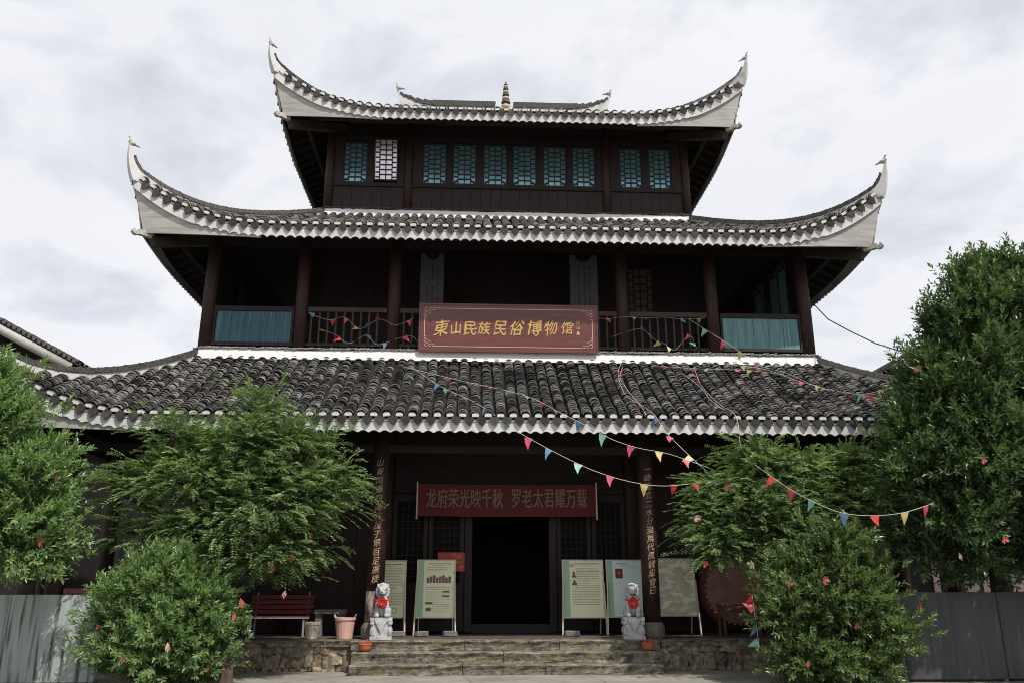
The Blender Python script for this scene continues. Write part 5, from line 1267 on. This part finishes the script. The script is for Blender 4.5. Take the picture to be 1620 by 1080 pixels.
def string(label, pts, flags, seed=0, r=.0045, droop=True, wild=0.0, fs=1.0):
    """pts: points of the cord; flags: list of (position 0..1, colour)"""
    pts = [Vector(map(float, p_)) for p_ in pts]; r_ = random.Random(seed)
    t = thing('bunting_string', label, 'bunting', pts[0], group='strings of little pennants', world=True)
    # smooth the cord with Catmull-Rom
    sm = []
    for i in range(len(pts) - 1):
        a, b, c_, d_ = pts[max(i - 1, 0)], pts[i], pts[i + 1], pts[min(i + 2, len(pts) - 1)]
        for j in range(6):
            q = j / 6; sm.append(.5 * ((2 * b) + (c_ - a) * q + (2 * a - 5 * b + 4 * c_ - d_) * q * q + (3 * b - a - 3 * c_ + d_) * q ** 3))
    sm.append(pts[-1])
    m = MB(); m.tube(sm, r, 5); m.build('cord', MT['cord'], t)
    L_ = [0]
    for i in range(1, len(sm)): L_.append(L_[-1] + (sm[i] - sm[i - 1]).length)
    for f, c_ in flags:
        d_ = f * L_[-1]; i = max(1, next((j for j in range(len(L_)) if L_[j] >= d_), len(L_) - 1)); q = (d_ - L_[i - 1]) / max(1e-6, L_[i] - L_[i - 1])
        pos = sm[i - 1].lerp(sm[i], q); dr_ = (sm[i] - sm[i - 1]).normalized()
        yaw = math.atan2(dr_.y, dr_.x); pit = -math.asin(max(-1, min(1, dr_.z)))
        rot = Matrix.Rotation(yaw, 4, 'Z') @ Matrix.Rotation(pit * .8, 4, 'Y') @ Matrix.Rotation(r_.gauss(0, .25 + wild), 4, 'X') @ Matrix.Rotation(r_.gauss(0, .12 + wild * .8), 4, 'Y')
        s_ = fs * r_.uniform(.9, 1.1)
        link('flag', FM[(r_.randrange(4), c_)], t, mw=Matrix.Translation(pos) @ rot @ Matrix.Diagonal((s_, s_, s_, 1)))
    return t
def cyc(n, st=0, a=.03, b=.97): return [(a + (b - a) * i / (n - 1), COLS[(i + st) % 5]) for i in range(n)]
E = [at(x, y, Y) for x, y, Y in ((822, 684, 16.62), (880, 716, 16.3), (940, 744, 16.1), (1000, 762, 15.95), (1055, 768, 15.9), (1125, 760, 16.15))]
string('pennant string sagging from the eave centre to the right feathery tree, lowest one', [roof_pt(650, 580), roof_pt(700, 612), roof_pt(750, 635), roof_pt(800, 668)] + E, cyc(9, 3, .03, .38) + [(.40, 'pink'), (.46, 'green'), (.53, 'pink'), (.59, 'blue'), (.67, 'green'), (.75, 'pink'), (.83, 'yellow'), (.90, 'red'), (.955, 'red')], 1)
E = [at(x, y, Y) for x, y, Y in ((934, 676, 16.62), (970, 695, 16.4), (1010, 708, 16.2), (1060, 718, 16.1), (1128, 742, 16.15))]
string('pennant string crossing the roof centre and falling to the right feathery tree', [roof_pt(640, 580), roof_pt(730, 602), roof_pt(830, 625), roof_pt(890, 654)] + E, cyc(9, 1, .03, .56) + [(.64, 'blue'), (.71, 'green'), (.79, 'pink'), (.86, 'yellow'), (.93, 'pink')], 2)
E = [at(x, y, Y) for x, y, Y in ((1052, 681, 16.62), (1080, 710, 16.4), (1130, 756, 16.2))]
string('short pennant string dropping steeply from the eave beside the right column', [roof_pt(985, 580), roof_pt(982, 600), roof_pt(1010, 636), roof_pt(1035, 655)] + E, cyc(6, 3, .04, .5) + [(.66, 'blue'), (.76, 'pink'), (.88, 'yellow')], 3, wild=.3)
string('pennant string lying down the right half of the lowest roof', [at(1090, 505, 19.9), at(1130, 530, 19.75), at(1165, 552, 19.7), roof_pt(1200, 577), roof_pt(1245, 590), roof_pt(1290, 610), roof_pt(1325, 618), at(1365, 623, 17.2), at(1412, 612, 16.4)], [(.08, 'green'), (.17, 'pink'), (.25, 'yellow'), (.33, 'pink'), (.42, 'green'), (.5, 'pink'), (.58, 'red'), (.65, 'yellow'), (.755, 'red'), (.80, 'blue'), (.85, 'green'), (.90, 'pink'), (.95, 'yellow')], 4)
string('pennant string straggling down the roof to the tip of the right feathery tree', [roof_pt(1098, 580), roof_pt(1110, 610), roof_pt(1140, 640), roof_pt(1160, 652), at(1168, 672, 16.6), at(1172, 705, 16.2), at(1190, 735, 15.9)], [(.04, 'pink'), (.14, 'red'), (.25, 'pink'), (.38, 'yellow'), (.5, 'pink'), (.60, 'red'), (.70, 'yellow'), (.80, 'pink'), (.88, 'blue'), (.95, 'red')], 5, wild=.5, fs=.8)
string('pennant string lying level along the top of the lowest roof', [roof_pt(1040, 578), roof_pt(1110, 583), roof_pt(1180, 585), roof_pt(1240, 592)], cyc(9, 3), 6, wild=.6, fs=.75, r=.0035)
string('pennant string winding down the middle of the lowest roof', [roof_pt(985, 570), roof_pt(978, 590), roof_pt(988, 622), roof_pt(1012, 640), roof_pt(1022, 656)], [(.1, 'blue'), (.3, 'pink'), (.45, 'red'), (.62, 'red'), (.76, 'yellow'), (.93, 'pink')], 16, wild=.6, fs=.75)
string('pennant string running slantwise across the upper right of the lowest roof', [roof_pt(1120, 572), roof_pt(1170, 578), roof_pt(1215, 585), roof_pt(1262, 602), roof_pt(1300, 612)], cyc(8, 2), 17, wild=.6, fs=.75)
string('pennant string trailing between the right columns down the roof', [roof_pt(1080, 590), roof_pt(1108, 612), roof_pt(1124, 632), roof_pt(1150, 650)], cyc(6, 4), 18, wild=.6, fs=.7)
string('pennant string hanging in front of the right trees', [at(x, y, Y) for x, y, Y in ((1195, 735, 15.6), (1245, 770, 15.1), (1285, 792, 14.7), (1330, 810, 14.3), (1380, 815, 14.0), (1430, 810, 13.8), (1478, 795, 14.1))], [(.12, 'red'), (.24, 'pink'), (.36, 'green'), (.53, 'blue'), (.66, 'red'), (.79, 'yellow'), (.935, 'pink')], 7)
string('pennant string tangled on the balcony rail left of the name board', [at(x, y, 19.88) for x, y in ((492, 497), (520, 506), (545, 502), (570, 520), (600, 505), (627, 514), (655, 503))], [(.03, 'blue'), (.2, 'red'), (.33, 'red'), (.45, 'yellow'), (.55, 'blue'), (.66, 'pink'), (.8, 'yellow'), (.95, 'red')], 8, wild=.7, fs=.8, r=.0028)
string('pennant string drooping low on the balustrade left of the name board', [at(x, y, 19.9) for x, y in ((505, 520), (532, 530), (552, 543), (580, 530), (597, 545), (630, 535), (652, 532), (668, 545), (712, 557))], [(.03, 'yellow'), (.16, 'red'), (.28, 'blue'), (.40, 'green'), (.52, 'blue'), (.66, 'red'), (.80, 'blue'), (.97, 'green')], 9, wild=.7, fs=.8, r=.0028)
string('pennant string draped over the balcony rail right of the name board', [at(x, y, 19.88) for x, y in ((944, 503), (965, 504), (990, 501), (1022, 503), (1052, 502), (1080, 505), (1115, 503))], [(.10, 'pink'), (.35, 'yellow'), (.46, 'blue'), (.50, 'blue'), (.66, 'green'), (.78, 'blue'), (.95, 'yellow')], 10, wild=.7, fs=.8, r=.0028)
string('pennant string drooping low on the balustrade right of the name board', [at(x, y, 19.9) for x, y in ((967, 533), (1010, 520), (1026, 528), (1040, 540), (1052, 544), (1068, 553), (1090, 530), (1102, 550))], [(.03, 'green'), (.3, 'blue'), (.38, 'red'), (.5, 'yellow'), (.6, 'yellow'), (.7, 'pink'), (.86, 'red'), (.97, 'green')], 11, wild=.7, fs=.8, r=.0028)
string('short pennant string dangling down beside the dense right bush', [at(x, y, Y) for x, y, Y in ((1190, 940, 15.2), (1193, 965, 15.1), (1197, 990, 15.1), (1201, 1025, 15.1))], [(.06, 'red'), (.3, 'pink'), (.6, 'blue'), (.9, 'green')], 12, wild=.3)

# cable from the upper storey to the right
pts = [at(1288, 482, 20.2), at(1310, 505, 19.5), at(1345, 524, 18.6), at(1385, 543, 17.8), at(1440, 560, 16.8), at(1500, 580, 15.5)]
m = MB(); m.tube(pts, .014, 6); tag(m.build('power_cable', MT['cable']), 'dark cable sagging from the upper right column into the great tree', 'cable')

# ---------------------------------------------------------------- red wish papers tied in the trees
CH = []
for kf in range(3):
    m = MB(); r_ = random.Random(kf)
    for i in range(7 if kf == 0 else 3):
        q = 6.28 * i / 7 + r_.uniform(-.5, .5); d_ = Vector((math.cos(q), r_.uniform(-.9, .3), math.sin(q) * .8 - .25)) if kf == 0 else Vector((r_.uniform(-.3, .3), r_.uniform(-.3, .1), -1))
        s_ = d_.cross(Vector((0, 1, 0.2))).normalized(); ln = r_.uniform(.035, .12) if kf == 0 else r_.uniform(.14, .24); w2 = r_.uniform(.02, .045) if kf == 0 else .028
        m.add([(0, 0, 0), d_ * ln * .6 + s_ * w2, d_ * ln, d_ * ln * .6 - s_ * w2, Vector((0, .004, 0)), d_ * ln * .6 + s_ * w2 + Vector((0, .004, 0)), d_ * ln + Vector((0, .004, 0)), d_ * ln * .6 - s_ * w2 + Vector((0, .004, 0))], [(0, 1, 2, 3), (7, 6, 5, 4), (0, 4, 5, 1), (1, 5, 6, 2), (2, 6, 7, 3), (3, 7, 4, 0)])
    CH.append(m.v and m)
CHM = [[c_.mesh('wish_paper', mt_) for mt_ in (MT['charm'], MT['charmpale'])] for c_ in CH]
charms = [
 (65, 855, 13.7, 0, 0, 'red paper rosette low in the leafy tree at the left edge'),
 (92, 748, 13.9, 0, 0, 'rust red paper tuft high in the leafy tree at the left edge'),
 (430, 898, 15.2, 0, 0, 'bright red paper rosette low in the spreading feathery tree'),
 (493, 840, 15.4, 1, 0, 'red paper strip on the right flank of the spreading feathery tree'),
 (464, 875, 15.3, 1, 0, 'orange red paper strip just above the bright rosette of the spreading tree'),
 (452, 932, 15.5, 1, 1, 'pale pink paper strip hanging from the lowest twigs of the spreading tree'),
 (515, 747, 15.6, 0, 1, 'pale paper tuft near the upper right of the spreading feathery tree'),
 (438, 792, 15.3, 0, 0, 'small rust paper tuft in the middle of the spreading feathery tree'),
 (196, 1032, 14.1, 1, 1, 'white and pink paper strip low on the left of the light green bush'),
 (330, 1055, 14.3, 0, 0, 'red paper tuft low on the right of the light green bush'),
 (380, 945, 14.8, 1, 0, 'long red paper strip on the right edge of the light green bush'),
 (372, 968, 14.7, 1, 0, 'red paper strip under the long one on the light green bush'),
 (265, 1015, 13.9, 1, 1, 'pale pink paper strip in the middle of the light green bush'),
 (155, 990, 14.5, 0, 0, 'dark red paper tuft on the left edge of the light green bush'),
 (1210, 728, 15.6, 2, 0, 'red paper strip at the top of the right feathery tree'),
 (1152, 768, 15.4, 0, 0, 'red paper rosette at the upper left of the right feathery tree'),
 (1170, 797, 15.3, 0, 0, 'red paper tuft below the rosette of the right feathery tree'),
 (1253, 775, 15.3, 0, 0, 'red paper rosette in the middle of the right feathery tree'),
 (1127, 868, 15.4, 0, 0, 'orange red paper tuft low on the left of the right feathery tree'),
 (1116, 890, 15.4, 0, 0, 'rust red paper tuft lowest on the left of the right feathery tree'),
 (1188, 885, 15.3, 1, 1, 'pink paper strip low in the right feathery tree'),
 (1104, 818, 15.6, 0, 1, 'faded pink paper tuft on the left edge of the right feathery tree'),
 (1306, 915, 14.1, 0, 0, 'red paper rosette near the top of the dense right bush'),
 (1250, 921, 14.2, 0, 0, 'red paper tuft at the upper left of the dense right bush'),
 (1356, 988, 14.0, 0, 0, 'small dark red paper tuft in the middle of the dense right bush'),
 (1279, 1043, 13.9, 1, 0, 'rust paper strip low on the dense right bush'),
 (1556, 727, 12.9, 0, 0, 'pale red paper rosette in the middle of the great right tree'),
 (1590, 852, 13.2, 0, 0, 'bright red paper rosette low in the great right tree'),
 (1517, 873, 13.6, 1, 1, 'pink paper strip hanging lowest from the great right tree'),
 (1453, 582, 13.9, 0, 0, 'dark red paper tuft on the left edge of the great right tree'),
 (1455, 950, 14.3, 2, 0, 'red paper strip between the dense bush and the right hoarding'),
]
for i, (x, y, Y, kf, mi_, lb) in enumerate(charms):
    p_ = at(x, y, Y + .30); s_ = random.uniform(.6, .95)
    o_ = link('wish_paper', CHM[kf][mi_], None, mw=Matrix.Translation(Vector(map(float, p_))) @ Matrix.Rotation(random.uniform(-.5, .5), 4, 'Z') @ Matrix.Rotation(random.uniform(-.4, .4), 4, 'Y') @ Matrix.Diagonal((s_, s_, s_, 1)))
    tag(o_, lb, 'paper ribbon', 'red wish papers tied in the trees')
